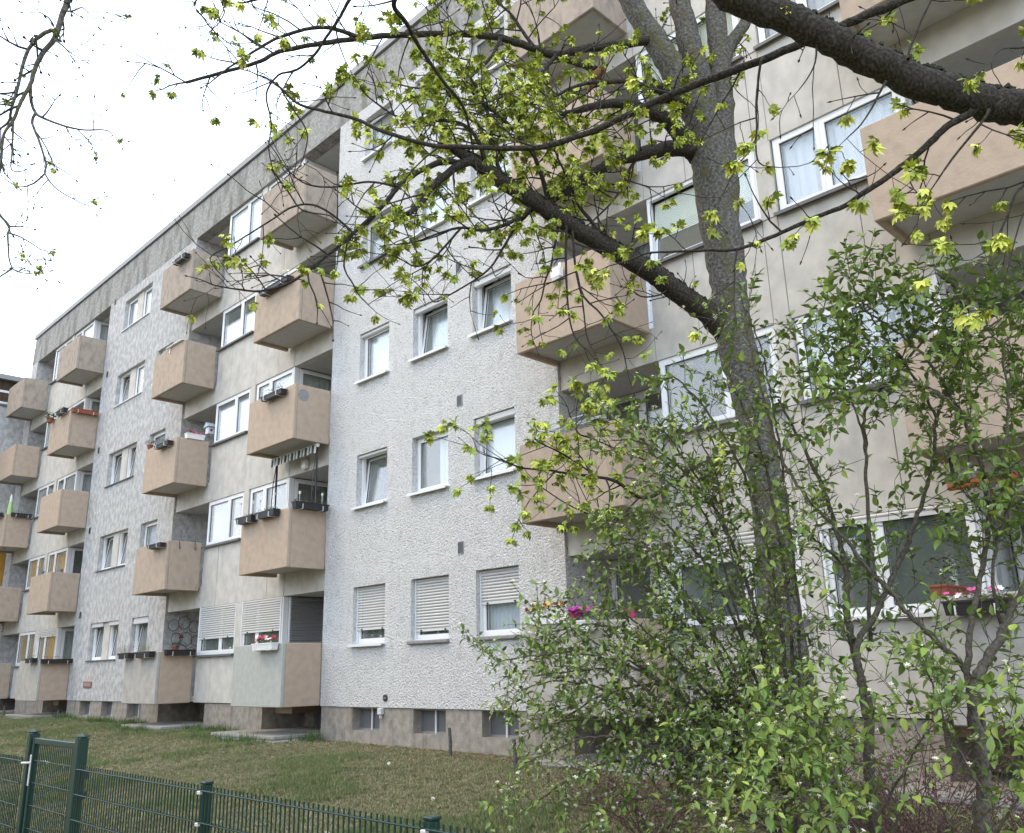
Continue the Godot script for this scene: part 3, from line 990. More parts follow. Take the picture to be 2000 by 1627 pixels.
func oval_leaf() -> Mesh:
	# pointed oval leaf folded along its midrib, one unit long along +y
	var st := mb()
	var e := [[0.0, 0.0], [0.18, 0.19], [0.4, 0.26], [0.7, 0.17], [1.0, 0.0]]
	for s in [-1.0, 1.0]:
		for i in 4:
			var y0: float = e[i][0]
			var y1: float = e[i + 1][0]
			var bend := func(y: float) -> float: return -0.18 * y * y
			var q := [Vector3(0, y0, bend.call(y0)), Vector3(0, y1, bend.call(y1)), Vector3(s * e[i + 1][1], y1, bend.call(y1) + 0.35 * e[i + 1][1]), Vector3(s * e[i][1], y0, bend.call(y0) + 0.35 * e[i][1])]
			if e[i][1] == 0.0:
				q = [q[0], q[1], q[2]]
			elif e[i + 1][1] == 0.0:
				q = [q[0], q[1], q[3]]
			poly(st, q, Vector3.BACK)
	return st.commit()

func flower_mesh() -> Mesh:
	# small two-lipped bloom: a tube and five narrow petals
	var st := mb()
	for k in 3:
		var a := TAU * k / 3.0
		var b := TAU * (k + 1) / 3.0
		poly(st, [Vector3.ZERO, Vector3(cos(a) * 0.12, 0.55, sin(a) * 0.12), Vector3(cos(b) * 0.12, 0.55, sin(b) * 0.12)], Vector3(cos(a), 0, sin(a)))
	for k in 5:
		var a2 := TAU * k / 5.0
		var o := Vector3(cos(a2), 0, sin(a2))
		var s := Vector3(-sin(a2), 0, cos(a2)) * 0.13
		var base := Vector3(0, 0.5, 0)
		poly(st, [base, base + o * 0.3 + s + Vector3(0, 0.25, 0), base + o * 0.55 + Vector3(0, 0.3, 0), base + o * 0.3 - s + Vector3(0, 0.25, 0)], Vector3.UP)
	return st.commit()

func facing(dir: Vector3, nrm: Vector3, size: float, p: Vector3) -> Transform3D:
	# local +y along dir, local +z as near to nrm as possible
	var y := dir.normalized()
	var x := y.cross(nrm)
	if x.length() < 1e-3:
		x = y.cross(Vector3(0.3, 0.2, 0.9))
	x = x.normalized()
	var z := x.cross(y)
	return Transform3D(Basis(x * size, y * size, z * size), p)

func rdir() -> Vector3:
	return Vector3(rng.randfn(), rng.randfn(), rng.randfn()).normalized()

func view_size(p: Vector3, size: float) -> float:
	# how large a leaf shows in the picture; 0 outside it
	var q := cam_node.transform.affine_inverse() * p
	if q.z > -0.3:
		return 0.0
	var u := q.x / -q.z
	var w := q.y / -q.z
	if absf(u) > 0.6 or absf(w) > 0.485:
		return 0.0
	return size / -q.z

# leaves: [[transform, shade index, size]]; the 300 that show largest become parts, the others one mass
func leaf_parts(parent: Node, mesh: Mesh, leaves: Array, mats: Array, mass: String, called := "leaf") -> void:
	var order := []
	for i in leaves.size():
		order.append([view_size(leaves[i][0].origin, leaves[i][2]), i])
	order.sort_custom(func(a, b): return a[0] > b[0])
	var single := {}
	for i in mini(300, order.size()):
		if order[i][0] > 0.0:
			single[order[i][1]] = true
	for i in single:
		place(called, mesh, mats[leaves[i][1]], parent, leaves[i][0])
	var rest := []
	for i in leaves.size():
		if not single.has(i):
			rest.append(i)
	if rest.is_empty():
		return
	var mm := MultiMesh.new()
	mm.transform_format = MultiMesh.TRANSFORM_3D
	mm.use_colors = true
	mm.mesh = mesh
	mm.instance_count = rest.size()
	for k in rest.size():
		var l: Array = leaves[rest[k]]
		mm.set_instance_transform(k, l[0])
		var c: Color = (mats[l[1]] as StandardMaterial3D).albedo_color.srgb_to_linear()
		var j: float = rng.randf_range(0.82, 1.2)
		mm.set_instance_color(k, Color(c.r * j, c.g * j, c.b * j))
	var mi := MultiMeshInstance3D.new()
	mi.name = mass
	mi.multimesh = mm
	mi.material_override = M.leaf_tint
	mi.set_meta("kind", "stuff")
	parent.add_child(mi, true)

func pick(w: Array) -> int:
	var r := rng.randf()
	for i in w.size():
		r -= w[i]
		if r <= 0.0:
			return i
	return w.size() - 1

func maple_cluster(p: Vector3, d: Vector3, size: float, leaves: Array, mix: Array, sparse: float) -> void:
	# opposite leaves at a twig end, hanging out on their stalks
	var cnt := 7 + rng.randi() % 8
	for i in cnt:
		if rng.randf() < sparse:
			continue
		var o := (rdir() * 0.9 + d * 0.5 + Vector3(0, -0.5, 0)).normalized()
		var nr := (Vector3(0, 0.9, 0) + rdir() * 0.6 + (CAM - p).normalized() * 0.25).normalized()
		var s := size * rng.randf_range(0.4, 1.2)
		leaves.append([facing(o, nr, s, p), pick(mix), s])

func maple_twig(tw: SurfaceTool, p: Vector3, d: Vector3, length: float, r: float, lvl: int, leafy: float, size: float, leaves: Array, mix: Array) -> void:
	var seg := 4
	var pts := [p]
	var rad := [r]
	var q := p
	var dd := d
	for i in seg:
		dd = (dd + rdir() * 0.22 + Vector3(0, 0.02, 0)).normalized()
		q += dd * length / seg
		pts.append(q)
		rad.append(maxf(lerpf(r, r * 0.45, float(i + 1) / seg), 0.0022 if r < 0.0061 or lvl == 0 else 0.003))
		if lvl > 0 and i < seg - 1 and rng.randf() < 0.75:
			var side := dd.cross(rdir()).normalized()
			maple_twig(tw, q, (dd * 0.6 + side * 0.9).normalized(), length * rng.randf_range(0.35, 0.6), r * 0.65, lvl - 1, leafy, size, leaves, mix)
		elif rng.randf() < 0.22 * leafy:
			maple_cluster(q, dd, size * 0.85, leaves, mix, 0.35)
	tube(tw, pts, rad, 4)
	if rng.randf() < leafy:
		maple_cluster(q, dd, size, leaves, mix, 0.0)
	else:
		# a swelling bud at the bare tip
		tube(tw, [q, q + dd * 0.012, q + dd * 0.03], [r * 0.5, maxf(r * 1.3, 0.0055), 0.001], 5)

func make_trees() -> void:
	var leaf := maple_leaf()
	var info := [
		["maple_tree", "grey-barked maple with fresh yellow-green leaves growing through the honeysuckle", M.bark, [0.42, 0.3, 0.12, 0.16], 0.056, [0.3, 0.75], 0.009],
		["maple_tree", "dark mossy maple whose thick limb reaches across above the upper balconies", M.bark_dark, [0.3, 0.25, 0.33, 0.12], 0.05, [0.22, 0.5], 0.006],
		["maple_tree", "budding maple with nearly bare drooping twigs against the white sky", M.bark, [0.25, 0.45, 0.05, 0.25], 0.026, [0.12, 0.28], 0.0085]]
	for t in 3:
		var n := thing(info[t][0], info[t][1], "tree", Vector3.ZERO, "maples by the fence")
		var leaves := []
		var tw := mb()
		var moss := mb()
		var li := 0
		for L in LIMBS:
			if L[0] != t:
				continue
			li += 1
			var sp := smooth_path(L[4], 5)
			var pts: Array = sp[0]
			var rad: Array = sp[1]
			var kind: String = L[1]
			for i in pts.size():
				if i > 0 and i < pts.size() - 1:
					pts[i] += rdir() * minf(rad[i] * 0.14, 0.012)
			var st := mb()
			var sides := 18 if kind == "trunk" else (14 if kind == "limb" else 7)
			tube(st, pts, rad, sides, 0.045 if kind != "branch" else 0.08, li)
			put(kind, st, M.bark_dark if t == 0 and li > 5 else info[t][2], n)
			var dens: float = L[2]
			if dens <= 0.0:
				continue
			var leafy: float = L[3] * [1.0, 0.5, 0.5][t]
			var run := 0.0
			var gap := 0.1 / dens
			for i in range(1, pts.size()):
				var d: Vector3 = pts[i] - pts[i - 1]
				run += d.length()
				if run > gap:
					run = 0.0
					gap = rng.randf_range(0.05, 0.13) / dens * [1.0, 1.6, 0.8][t] * (1.0 if leafy > 0.5 else 1.5)
					var side := d.normalized().cross(rdir()).normalized()
					var dir := (d.normalized() * 0.55 + side * 0.9 + Vector3(0, -0.05 if t > 0 else 0.12, 0)).normalized()
					var ln := rng.randf_range(info[t][5][0], info[t][5][1])
					if kind == "limb":
						ln *= 0.6
					maple_twig(tw, pts[i], dir, ln, minf(info[t][6], rad[i] * 0.7), 1, leafy, info[t][4], leaves, info[t][3])
			maple_twig(tw, pts[pts.size() - 1], (pts[pts.size() - 1] - pts[pts.size() - 2]).normalized(), info[t][5][0], minf(info[t][6], rad[rad.size() - 1]), 1, leafy, info[t][4], leaves, info[t][3])
			# cushions of moss on the upper side of heavy limbs
			if kind == "limb" and (t == 1 or li == 6):
				for i in range(2, pts.size() - 2):
					for k in 16:
						if rng.randf() < 0.35:
							continue
						var a: Vector3 = pts[i].lerp(pts[i + 1], rng.randf())
						var ax: Vector3 = (pts[i + 1] - pts[i]).normalized()
						var lat := ax.cross(Vector3.UP).normalized()
						var up := lat.cross(ax)
						var ph := rng.randf_range(-0.75, 0.75)
						var bp: Vector3 = a + (up * cos(ph) + lat * sin(ph)) * rad[i] * 0.97
						var br := rng.randf_range(0.008, 0.024)
						tube(moss, [bp - up * 0.005, bp + up * br * 0.6 + rdir() * 0.003, bp + up * br * 1.3], [br, br * 0.8, br * 0.2], 5, 0.3, k)
		put("twigs", tw, M.twig, n).set_meta("kind", "stuff")
		if t < 2:
			put("moss", moss, M.moss, n).set_meta("kind", "stuff")
		if t == 0:
			# torn limb with a hanging strip of dead wood
			var bs := mb()
			tube(bs, [Vector3(11.303, 7.492, 4.142), Vector3(11.215, 7.403, 4.192), Vector3(11.138, 7.261, 4.211)], [0.045, 0.055, 0.01], 6, 0.2, 3)
			put("broken_stub", bs, M.broken_wood, n)
		leaf_parts(n, leaf, leaves, M.maple, "foliage")
		print("tree ", t, " leaves ", leaves.size())

func honey_stem(tw: SurfaceTool, pts: Array, rad: Array, from: float, leafy: float, leaves: Array, flowers: Array, lsize: float, lvl: int, bloom := 0.4) -> void:
	var n := pts.size()
	var run := 0.0
	var gap := 0.05
	var turn := rng.randf() * TAU
	for i in range(1, n):
		var f := float(i) / n
		if f < from:
			continue
		var d: Vector3 = (pts[i] - pts[i - 1])
		run += d.length()
		d = d.normalized()
		if run < gap:
			continue
		run = 0.0
		gap = rng.randf_range(0.022, 0.042)
		turn += 1.57 + rng.randf_range(-0.4, 0.4)
		var u := d.cross(Vector3(0.2, 0.9, 0.3)).normalized()
		var w := d.cross(u)
		var side := u * cos(turn) + w * sin(turn)
		if lvl > 0 and rng.randf() < (0.85 if lvl == 2 else 0.6) * leafy:
			var sd := (d * 0.8 + side * 0.85 + Vector3(0, 0.12, 0)).normalized()
			var ln := rng.randf_range(0.22, 0.6) * (1.2 - f * 0.5) if lvl == 2 else rng.randf_range(0.08, 0.2)
			var sp := [pts[i]]
			var sr := [minf(0.0028, rad[i])]
			var q: Vector3 = pts[i]
			var sn := 9 if lvl == 2 else 5
			for k in sn:
				sd = (sd + rdir() * 0.11 + Vector3(0, -0.03, 0)).normalized()
				q += sd * ln / sn
				sp.append(q)
				sr.append(lerpf(0.0026, 0.0012, float(k) / sn))
			tube(tw, sp, sr, 3)
			honey_stem(tw, sp, sr, 0.1, leafy, leaves, flowers, lsize, lvl - 1, bloom)
		if rng.randf() < leafy * (1.0 if lvl < 2 else 0.4):
			for s in [-1.0, 1.0]:
				if rng.randf() < 0.12:
					continue
				var o: Vector3 = (side * s + d * 0.55 + rdir() * 0.25 + Vector3(0, 0.1, 0)).normalized()
				var sz := lsize * rng.randf_range(0.55, 1.2) * 1.0
				leaves.append([facing(o, (Vector3.UP + rdir() * 0.55).normalized(), sz, pts[i]), pick([0.42, 0.28, 0.14, 0.16]), sz])
			if rng.randf() < bloom and lvl < 2:
				for s2 in 1 + rng.randi() % 3:
					var fo := (Vector3.UP + rdir() * 0.55).normalized()
					flowers.append([facing(fo, rdir(), rng.randf_range(0.02, 0.031), pts[i] + fo * 0.006), 0, 0.017])

func make_shrubs() -> void:
	var leaf := oval_leaf()
	var fl := flower_mesh()
	var fm := [leaf_mat(Color(0.86, 0.84, 0.66), false)]
	for t in [10, 11]:
		var n := thing("honeysuckle_shrub", "tall open honeysuckle shrub with grey stems and large green leaves" if t == 10 else "spreading honeysuckle shrub covered in small cream flowers arching over the lawn", "shrub", Vector3.ZERO, "honeysuckle shrubs")
		var leaves := []
		var flowers := []
		var tw := mb()
		for L in LIMBS:
			if L[0] != t:
				continue
			var sp := smooth_path(L[4], 7)
			var pts: Array = sp[0]
			for i in pts.size():
				pts[i] += rdir() * 0.006
			var st := mb()
			tube(st, pts, sp[1], 7, 0.06)
			put("stem", st, M.stem, n)
			honey_stem(tw, pts, sp[1], 0.26 if t == 11 else 0.26, minf(1.0, L[3] * 1.15) if t == 10 else L[3] * 0.78, leaves, flowers, 0.062 if t == 10 else 0.056, 2, 0.1 if t == 10 else 0.36)
		put("twigs", tw, M.stem, n).set_meta("kind", "stuff")
		leaf_parts(n, leaf, leaves, M.honey, "foliage")
		leaf_parts_mass(n, fl, flowers, fm[0], "blossom")
		print("shrub ", t, " leaves ", leaves.size(), " flowers ", flowers.size())
	# barberries: dense dark-red twigs with tiny leaves
	barberry("dark red barberry bush under the balcony with white planters", Vector3(11.14, 0.02, 3.87), 1.15, 1.0)
	barberry("dark red barberry bush with its top against the pale ground floor panel", Vector3(13.27, -0.02, 3.62), 1.5, 0.7)
	barberry("twiggy dark red barberry bush in front of the plinth among tall honeysuckle stems", Vector3(13.66, -0.03, 4.60), 1.1, 0.8)
	barberry("small dark red barberry bush at the foot of the thickest honeysuckle stem", Vector3(14.03, -0.04, 4.78), 0.95, 0.8)

func leaf_parts_mass(parent: Node, mesh: Mesh, list: Array, mat: Material, called: String) -> void:
	var mm := MultiMesh.new()
	mm.transform_format = MultiMesh.TRANSFORM_3D
	mm.mesh = mesh
	mm.instance_count = list.size()
	for k in list.size():
		mm.set_instance_transform(k, list[k][0])
	var mi := MultiMeshInstance3D.new()
	mi.name = called
	mi.multimesh = mm
	mi.material_override = mat
	mi.set_meta("kind", "stuff")
	parent.add_child(mi, true)

func barberry(label: String, base: Vector3, h: float, spread: float) -> void:
	var n := thing("barberry_bush", label, "bush", Vector3.ZERO, "barberry bushes")
	var tw := mb()
	var leaves := []
	for i in 46:
		var a := rng.randf() * TAU
		var d := Vector3(cos(a) * rng.randf_range(0.1, 0.8), 1.0, sin(a) * rng.randf_range(0.1, 0.8)).normalized()
		var q := base + Vector3(rng.randf_range(-0.12, 0.12), 0, rng.randf_range(-0.12, 0.12))
		var ln := h * rng.randf_range(0.7, 1.15)
		var pts := [q]
		var rad := [0.006]
		for k in 9:
			d = (d + rdir() * 0.14 + Vector3(cos(a), 0, sin(a)) * 0.13 * spread + Vector3(0, -0.05, 0)).normalized()
			q += d * ln / 9.0
			pts.append(q)
			rad.append(lerpf(0.005, 0.0015, k / 8.0))
			if k > 1:
				for s in 3:
					var e := (d * 0.5 + rdir()).normalized()
					var l2 := rng.randf_range(0.08, 0.26)
					var q2 := q
					var p2 := [q]
					var r2 := [0.002]
					for m in 3:
						e = (e + rdir() * 0.25).normalized()
						q2 += e * l2 / 3.0
						p2.append(q2)
						r2.append(0.0012)
						for v in 2:
							var o := rdir()
							leaves.append([facing(o, rdir(), rng.randf_range(0.012, 0.022), q2), pick([0.6, 0.4]), 0.015])
					tube(tw, p2, r2, 3)
		tube(tw, pts, rad, 4)
	put("twigs", tw, M.barberry_twig, n).set_meta("kind", "stuff")
	var mats := [leaf_mat(Color(0.07, 0.03, 0.032), false), leaf_mat(Color(0.10, 0.05, 0.045), false)]
	var mm := MultiMesh.new()
	mm.transform_format = MultiMesh.TRANSFORM_3D
	mm.use_colors = true
	mm.mesh = oval_leaf()
	mm.instance_count = leaves.size()
	for k in leaves.size():
		mm.set_instance_transform(k, leaves[k][0])
		mm.set_instance_color(k, Color(0.11, 0.05, 0.052) if leaves[k][1] == 0 else Color(0.15, 0.085, 0.07))
	var mi := MultiMeshInstance3D.new()
	mi.name = "foliage"
	mi.multimesh = mm
	mi.material_override = M.leaf_tint
	mi.set_meta("kind", "stuff")
	n.add_child(mi, true)

func tuft_mesh(blades: int, sd: int) -> Mesh:
	var r := RandomNumberGenerator.new()
	r.seed = sd
	var st := mb()
	for i in blades:
		var a := r.randf() * TAU
		var o := Vector3(cos(a), 0, sin(a)) * r.randf_range(0.0, 0.5)
		var lean := Vector3(cos(a + r.randf_range(-1, 1)), 0, sin(a + r.randf_range(-1, 1))) * r.randf_range(0.1, 0.75)
		var h := r.randf_range(0.5, 1.1)
		var s := Vector3(-sin(a), 0, cos(a)) * 0.05
		var p1 := o + lean * 0.35 + Vector3(0, h * 0.6, 0)
		var p2 := o + lean + Vector3(0, h, 0)
		poly(st, [o - s, o + s, p1 + s * 0.8, p1 - s * 0.8], Vector3(cos(a), 0.3, sin(a)))
		poly(st, [p1 - s * 0.8, p1 + s * 0.8, p2], Vector3(cos(a), 0.3, sin(a)))
	return st.commit()

func make_lawn() -> void:
	var patch := FastNoiseLite.new()
	patch.seed = 5
	patch.frequency = 0.32
	patch.fractal_octaves = 3
	var fine := FastNoiseLite.new()
	fine.seed = 9
	fine.frequency = 1.4
	var tf := []
	var cols := []
	for i in 210000:
		var x: float
		var z: float
		if i < 120000:
			x = rng.randf_range(1.0, 13.5)
			z = rng.randf_range(0.1, 7.6)
		else:
			x = rng.randf_range(-22.5, 3.0)
			z = rng.randf_range(0.05, 7.6)
		var g := patch.get_noise_2d(x, z) * 0.5 + 0.5 + fine.get_noise_2d(x, z) * 0.14
		# worn strip of bare earth along the plinth of the white bay
		if z < 1.1 and x > 0.3 and rng.randf() < smoothstep(1.1, 0.3, z) * 0.88:
			continue
		if (x < 0.2) and z < 0.95 and ((x > -2.9 and x < 0.0) or (x > -7.8 and x < -5.3)):
			continue
		if rng.randf() > 0.35 + g:
			continue
		var lush := smoothstep(0.52, 0.74, g + (0.16 if x < 0.0 and z < 3.0 else 0.0))
		var hgt := lerpf(0.04, 0.075, lush) * rng.randf_range(0.7, 1.3)
		var yy := ground_y(x, z)
		var b := Basis(Vector3.UP, rng.randf() * TAU).scaled(Vector3(rng.randf_range(0.05, 0.085), hgt, rng.randf_range(0.05, 0.085)))
		tf.append(Transform3D(b, Vector3(x, yy - 0.004, z)))
		var c := Color(0.2, 0.2, 0.1).lerp(Color(0.15, 0.185, 0.068), clampf(lush + rng.randf_range(-0.2, 0.35), 0, 1))
		if rng.randf() < 0.24 - 0.18 * lush:
			c = Color(0.34, 0.29, 0.17)
		var j := rng.randf_range(0.75, 1.3)
		cols.append(Color(c.r * j, c.g * j, c.b * j))
	var mm := MultiMesh.new()
	mm.transform_format = MultiMesh.TRANSFORM_3D
	mm.use_colors = true
	mm.mesh = tuft_mesh(7, 3)
	mm.instance_count = tf.size()
	for i in tf.size():
		mm.set_instance_transform(i, tf[i])
		mm.set_instance_color(i, cols[i])
	var mi := MultiMeshInstance3D.new()
	mi.name = "grass"
	mi.multimesh = mm
	mi.material_override = M.grass
	mi.set_meta("kind", "stuff")
	tag(mi, "patchy olive lawn grass with dry straw between fence and building", "grass")
	add_child(mi)
	# taller weeds along the plinths
	var tf2 := []
	for i in 900:
		var x2 := rng.randf_range(-16.0, 0.4)
		var z2 := 0.06 + absf(rng.randfn()) * 0.22
		if (x2 > -2.9 and x2 < -0.2) or (x2 > -7.8 and x2 < -5.3):
			z2 += 0.98
		if rng.randf() > patch.get_noise_2d(x2 * 2.0, 3.0) + 0.6:
			continue
		tf2.append(Transform3D(Basis(Vector3.UP, rng.randf() * TAU).scaled(Vector3(0.12, rng.randf_range(0.12, 0.3), 0.12)), Vector3(x2, ground_y(x2, z2) - 0.01, z2)))
	var m2 := MultiMesh.new()
	m2.transform_format = MultiMesh.TRANSFORM_3D
	m2.use_colors = true
	m2.mesh = tuft_mesh(6, 8)
	m2.instance_count = tf2.size()
	for i in tf2.size():
		m2.set_instance_transform(i, tf2[i])
		var j2 := rng.randf_range(0.7, 1.3)
		m2.set_instance_color(i, Color(0.075 * j2, 0.13 * j2, 0.03 * j2))
	var mw := MultiMeshInstance3D.new()
	mw.name = "weeds"
	mw.multimesh = m2
	mw.material_override = M.grass
	mw.set_meta("kind", "stuff")
	tag(mw, "tall green grass tufts growing along the foot of the plinth", "weeds")
	add_child(mw)
	# dry leaf litter over the bare strip
	var litter := MultiMesh.new()
	litter.transform_format = MultiMesh.TRANSFORM_3D
	litter.use_colors = true
	litter.mesh = oval_leaf()
	litter.instance_count = 5200
	for i in 5200:
		var x3 := rng.randf_range(0.5, 13.0)
		var z3 := absf(rng.randfn()) * 0.9 + 0.05
		if i > 3200:
			x3 = rng.randf_range(-12.0, 13.0)
			z3 = rng.randf_range(0.3, 7.5)
		litter.set_instance_transform(i, facing(Vector3(rng.randfn(), rng.randfn() * 0.2, rng.randfn()), Vector3.UP + rdir() * 0.5, rng.randf_range(0.025, 0.06), Vector3(x3, ground_y(x3, z3) + rng.randf_range(0.004, 0.02), z3)))
		var j3 := rng.randf_range(0.6, 1.4)
		litter.set_instance_color(i, Color(0.16 * j3, 0.105 * j3, 0.06 * j3))
	var ml := MultiMeshInstance3D.new()
	ml.name = "leaf_litter"
	ml.multimesh = litter
	ml.material_override = M.leaf_tint
	ml.set_meta("kind", "stuff")
	tag(ml, "dry brown leaf litter scattered over the bare strip and the lawn", "litter")
	add_child(ml)

func make_far_trees() -> void:
	# trees across the way behind the photographer: the window panes mirror them
	var spots := [[-74.0, 30.0, 15.0], [-62.0, 26.0, 13.0], [-52.0, 31.0, 16.0], [-42.0, 27.0, 12.0], [-33.0, 32.0, 15.0], [-22.0, 28.0, 11.0], [-12.0, 33.0, 13.0], [0.0, 30.0, 12.0], [12.0, 34.0, 14.0], [26.0, 30.0, 13.0]]
	var leaf := oval_leaf()
	for s in spots:
		var n := thing("street_tree", "leafing street tree across the way, mirrored in the panes of the block", "tree", Vector3.ZERO, "trees across the way")
		var base := Vector3(s[0], -0.2, s[1])
		var h: float = s[2]
		var tr := mb()
		tube(tr, [base, base + Vector3(0.2, h * 0.3, 0), base + Vector3(0.1, h * 0.6, 0.3), base + Vector3(0.3, h * 0.9, 0.2)], [0.3, 0.22, 0.14, 0.04], 8)
		var list := []
		for b in 64:
			var f := rng.randf_range(0.06, 0.95)
			var a := rng.randf() * TAU
			var ln := h * 0.34 * (1.15 - f) * rng.randf_range(0.7, 1.3) + 0.5
			var p := base + Vector3(0.15, h * f * 0.92, 0.15)
			var d := Vector3(cos(a), rng.randf_range(0.15, 0.7), sin(a)).normalized()
			var q := p + d * ln * 0.5 + rdir() * 0.15
			var e := p + d * ln + Vector3(0, -0.1, 0)
			tube(tr, [p, q, e], [0.06 * (1.2 - f), 0.035, 0.012], 5)
			for k in 200:
				var c := p.lerp(e, sqrt(rng.randf())) + rdir() * rng.randf() * 0.75
				list.append(Transform3D(Basis(rdir(), rng.randf() * TAU).scaled(Vector3.ONE * rng.randf_range(0.3, 0.6)), c))
		put("trunk", tr, M.bark_dark, n)
		var mm := MultiMesh.new()
		mm.transform_format = MultiMesh.TRANSFORM_3D
		mm.use_colors = true
		mm.mesh = leaf
		mm.instance_count = list.size()
		for i in list.size():
			mm.set_instance_transform(i, list[i])
			var j := rng.randf_range(0.7, 1.3)
			mm.set_instance_color(i, Color(0.09 * j, 0.13 * j, 0.035 * j))
		var mi := MultiMeshInstance3D.new()
		mi.name = "crown"
		mi.multimesh = mm
		mi.material_override = M.leaf_tint
		mi.set_meta("kind", "stuff")
		n.add_child(mi, true)

# ------------------------------------------------------------------ things on the balconies and in the garden
func trough(n: Node, w: float, h: float, d: float, mat: Material, called := "trough") -> void:
	# open trough with sloping sides and a rolled rim; length along x, centred, base at y = 0
	var st := mb()
	var a := 0.82
	var lo := [Vector3(-w / 2 * 0.95, 0, -d / 2 * a), Vector3(w / 2 * 0.95, 0, -d / 2 * a), Vector3(w / 2 * 0.95, 0, d / 2 * a), Vector3(-w / 2 * 0.95, 0, d / 2 * a)]
	var hi := [Vector3(-w / 2, h, -d / 2), Vector3(w / 2, h, -d / 2), Vector3(w / 2, h, d / 2), Vector3(-w / 2, h, d / 2)]
	poly(st, lo, Vector3.DOWN)
	for i in 4:
		var k := (i + 1) % 4
		var o: Vector3 = lo[i] + lo[k]
		o.y = 0.0
		poly(st, [lo[i], lo[k], hi[k], hi[i]], o)
	box(st, Vector3(-w / 2 - 0.008, h - 0.022, d / 2 - 0.002), Vector3(w / 2 + 0.008, h, d / 2 + 0.008))
	box(st, Vector3(-w / 2 - 0.008, h - 0.022, -d / 2 - 0.008), Vector3(w / 2 + 0.008, h, -d / 2 + 0.002))
	box(st, Vector3(-w / 2 - 0.008, h - 0.022, -d / 2 + 0.002), Vector3(-w / 2 + 0.002, h, d / 2 - 0.002))
	box(st, Vector3(w / 2 - 0.002, h - 0.022, -d / 2 + 0.002), Vector3(w / 2 + 0.008, h, d / 2 - 0.002))
	put(called, st, mat, n)
	bpart("soil", Vector3(-w / 2 + 0.01, h - 0.04, -d / 2 + 0.01), Vector3(w / 2 - 0.01, h - 0.026, d / 2 - 0.01), M.joint, n)

func greenery(n: Node, w: float, d: float, y: float, h: float, count: int, cols: Array, leaf := 0.04) -> void:
	var mm := MultiMesh.new()
	mm.transform_format = MultiMesh.TRANSFORM_3D
	mm.use_colors = true
	mm.mesh = oval_leaf()
	mm.instance_count = count
	for i in count:
		var p := Vector3(rng.randf_range(-w / 2, w / 2), y + h * pow(rng.randf(), 0.8), rng.randf_range(-d / 2, d / 2))
		mm.set_instance_transform(i, facing(Vector3(rng.randfn(), rng.randf_range(0.1, 1.0), rng.randfn()), Vector3.UP + rdir() * 0.7, leaf * rng.randf_range(0.6, 1.2), p))
		var c: Color = cols[rng.randi() % cols.size()]
		var j := rng.randf_range(0.75, 1.25)
		mm.set_instance_color(i, Color(c.r * j, c.g * j, c.b * j))
	var mi := MultiMeshInstance3D.new()
	mi.name = "plants"
	mi.multimesh = mm
	mi.material_override = M.leaf_tint
	mi.set_meta("kind", "stuff")
	n.add_child(mi, true)

func dry_stems(n: Node, w: float, d: float, y: float, h: float, count: int, mat: Material) -> void:
	var st := mb()
	for i in count:
		var p := Vector3(rng.randf_range(-w / 2, w / 2), y, rng.randf_range(-d / 2, d / 2))
		var e := p + Vector3(rng.randfn() * 0.05, h * rng.randf_range(0.4, 1.0), rng.randfn() * 0.04)
		tube(st, [p, p.lerp(e, 0.5) + rdir() * 0.015, e], [0.003, 0.0025, 0.0015], 3)
		if rng.randf() < 0.5:
			tube(st, [e - Vector3(0, 0.02, 0), e + rdir() * 0.03], [0.006, 0.004], 4)
	put("stems", st, mat, n).set_meta("kind", "stuff")

func blooms(n: Node, w: float, d: float, y: float, h: float, count: int, cols: Array, r := 0.022) -> void:
	for i in count:
		var st := mb()
		var p := Vector3(rng.randf_range(-w / 2, w / 2), y + h * rng.randf_range(0.4, 1.0), rng.randf_range(-d / 2, d / 2))
		var up := (Vector3(rng.randfn() * 0.4, 0.8, 0.5 + rng.randfn() * 0.3)).normalized()
		var u := up.cross(Vector3(0.1, 0.2, 0.9)).normalized()
		var v := up.cross(u)
		for k in 6:
			var a := TAU * k / 6.0
			var o := u * cos(a) + v * sin(a)
			var s := u * -sin(a) + v * cos(a)
			poly(st, [p, p + o * r * 0.7 + s * r * 0.42 + up * r * 0.25, p + o * r * 1.2 + up * r * 0.35, p + o * r * 0.7 - s * r * 0.42 + up * r * 0.25], up)
		put("flower", st, cols[rng.randi() % cols.size()], n)

func planter(label: String, x: float, y: float, z: float, w: float, mat: Material, turn := 0.0, bar := true, hh := 0.14) -> Node3D:
	var n := thing("planter", label, "planter", Vector3(x, y, z), "balcony planters")
	n.rotation.y = turn
	trough(n, w, hh, 0.16, mat)
	if bar:
		for s in [-0.3, 0.3]:
			bpart("bracket", Vector3(w * s - 0.008, -0.01, -0.11), Vector3(w * s + 0.008, 0.1, -0.098), M.alu, n)
			bpart("bracket_arm", Vector3(w * s - 0.008, -0.016, -0.11), Vector3(w * s + 0.008, -0.004, 0.1), M.alu, n)
			bpart("bracket_hook", Vector3(w * s - 0.008, -0.016, 0.1), Vector3(w * s + 0.008, 0.09, 0.108), M.alu, n)
	return n

func pot(label: String, p: Vector3, r: float, h: float, mat: Material, cat := "flower pot") -> Node3D:
	var n := thing("flower_pot", label, cat, p, "balcony flower pots")
	var st := mb()
	lathe(st, Vector3.ZERO, [[0.0, 0.0], [r * 0.72, 0.0], [r * 0.95, h * 0.82], [r * 1.05, h * 0.82], [r * 1.08, h], [r * 0.92, h], [r * 0.88, h * 0.86], [0.0, h * 0.86]], 16)
	put("pot", st, mat, n)
	return n

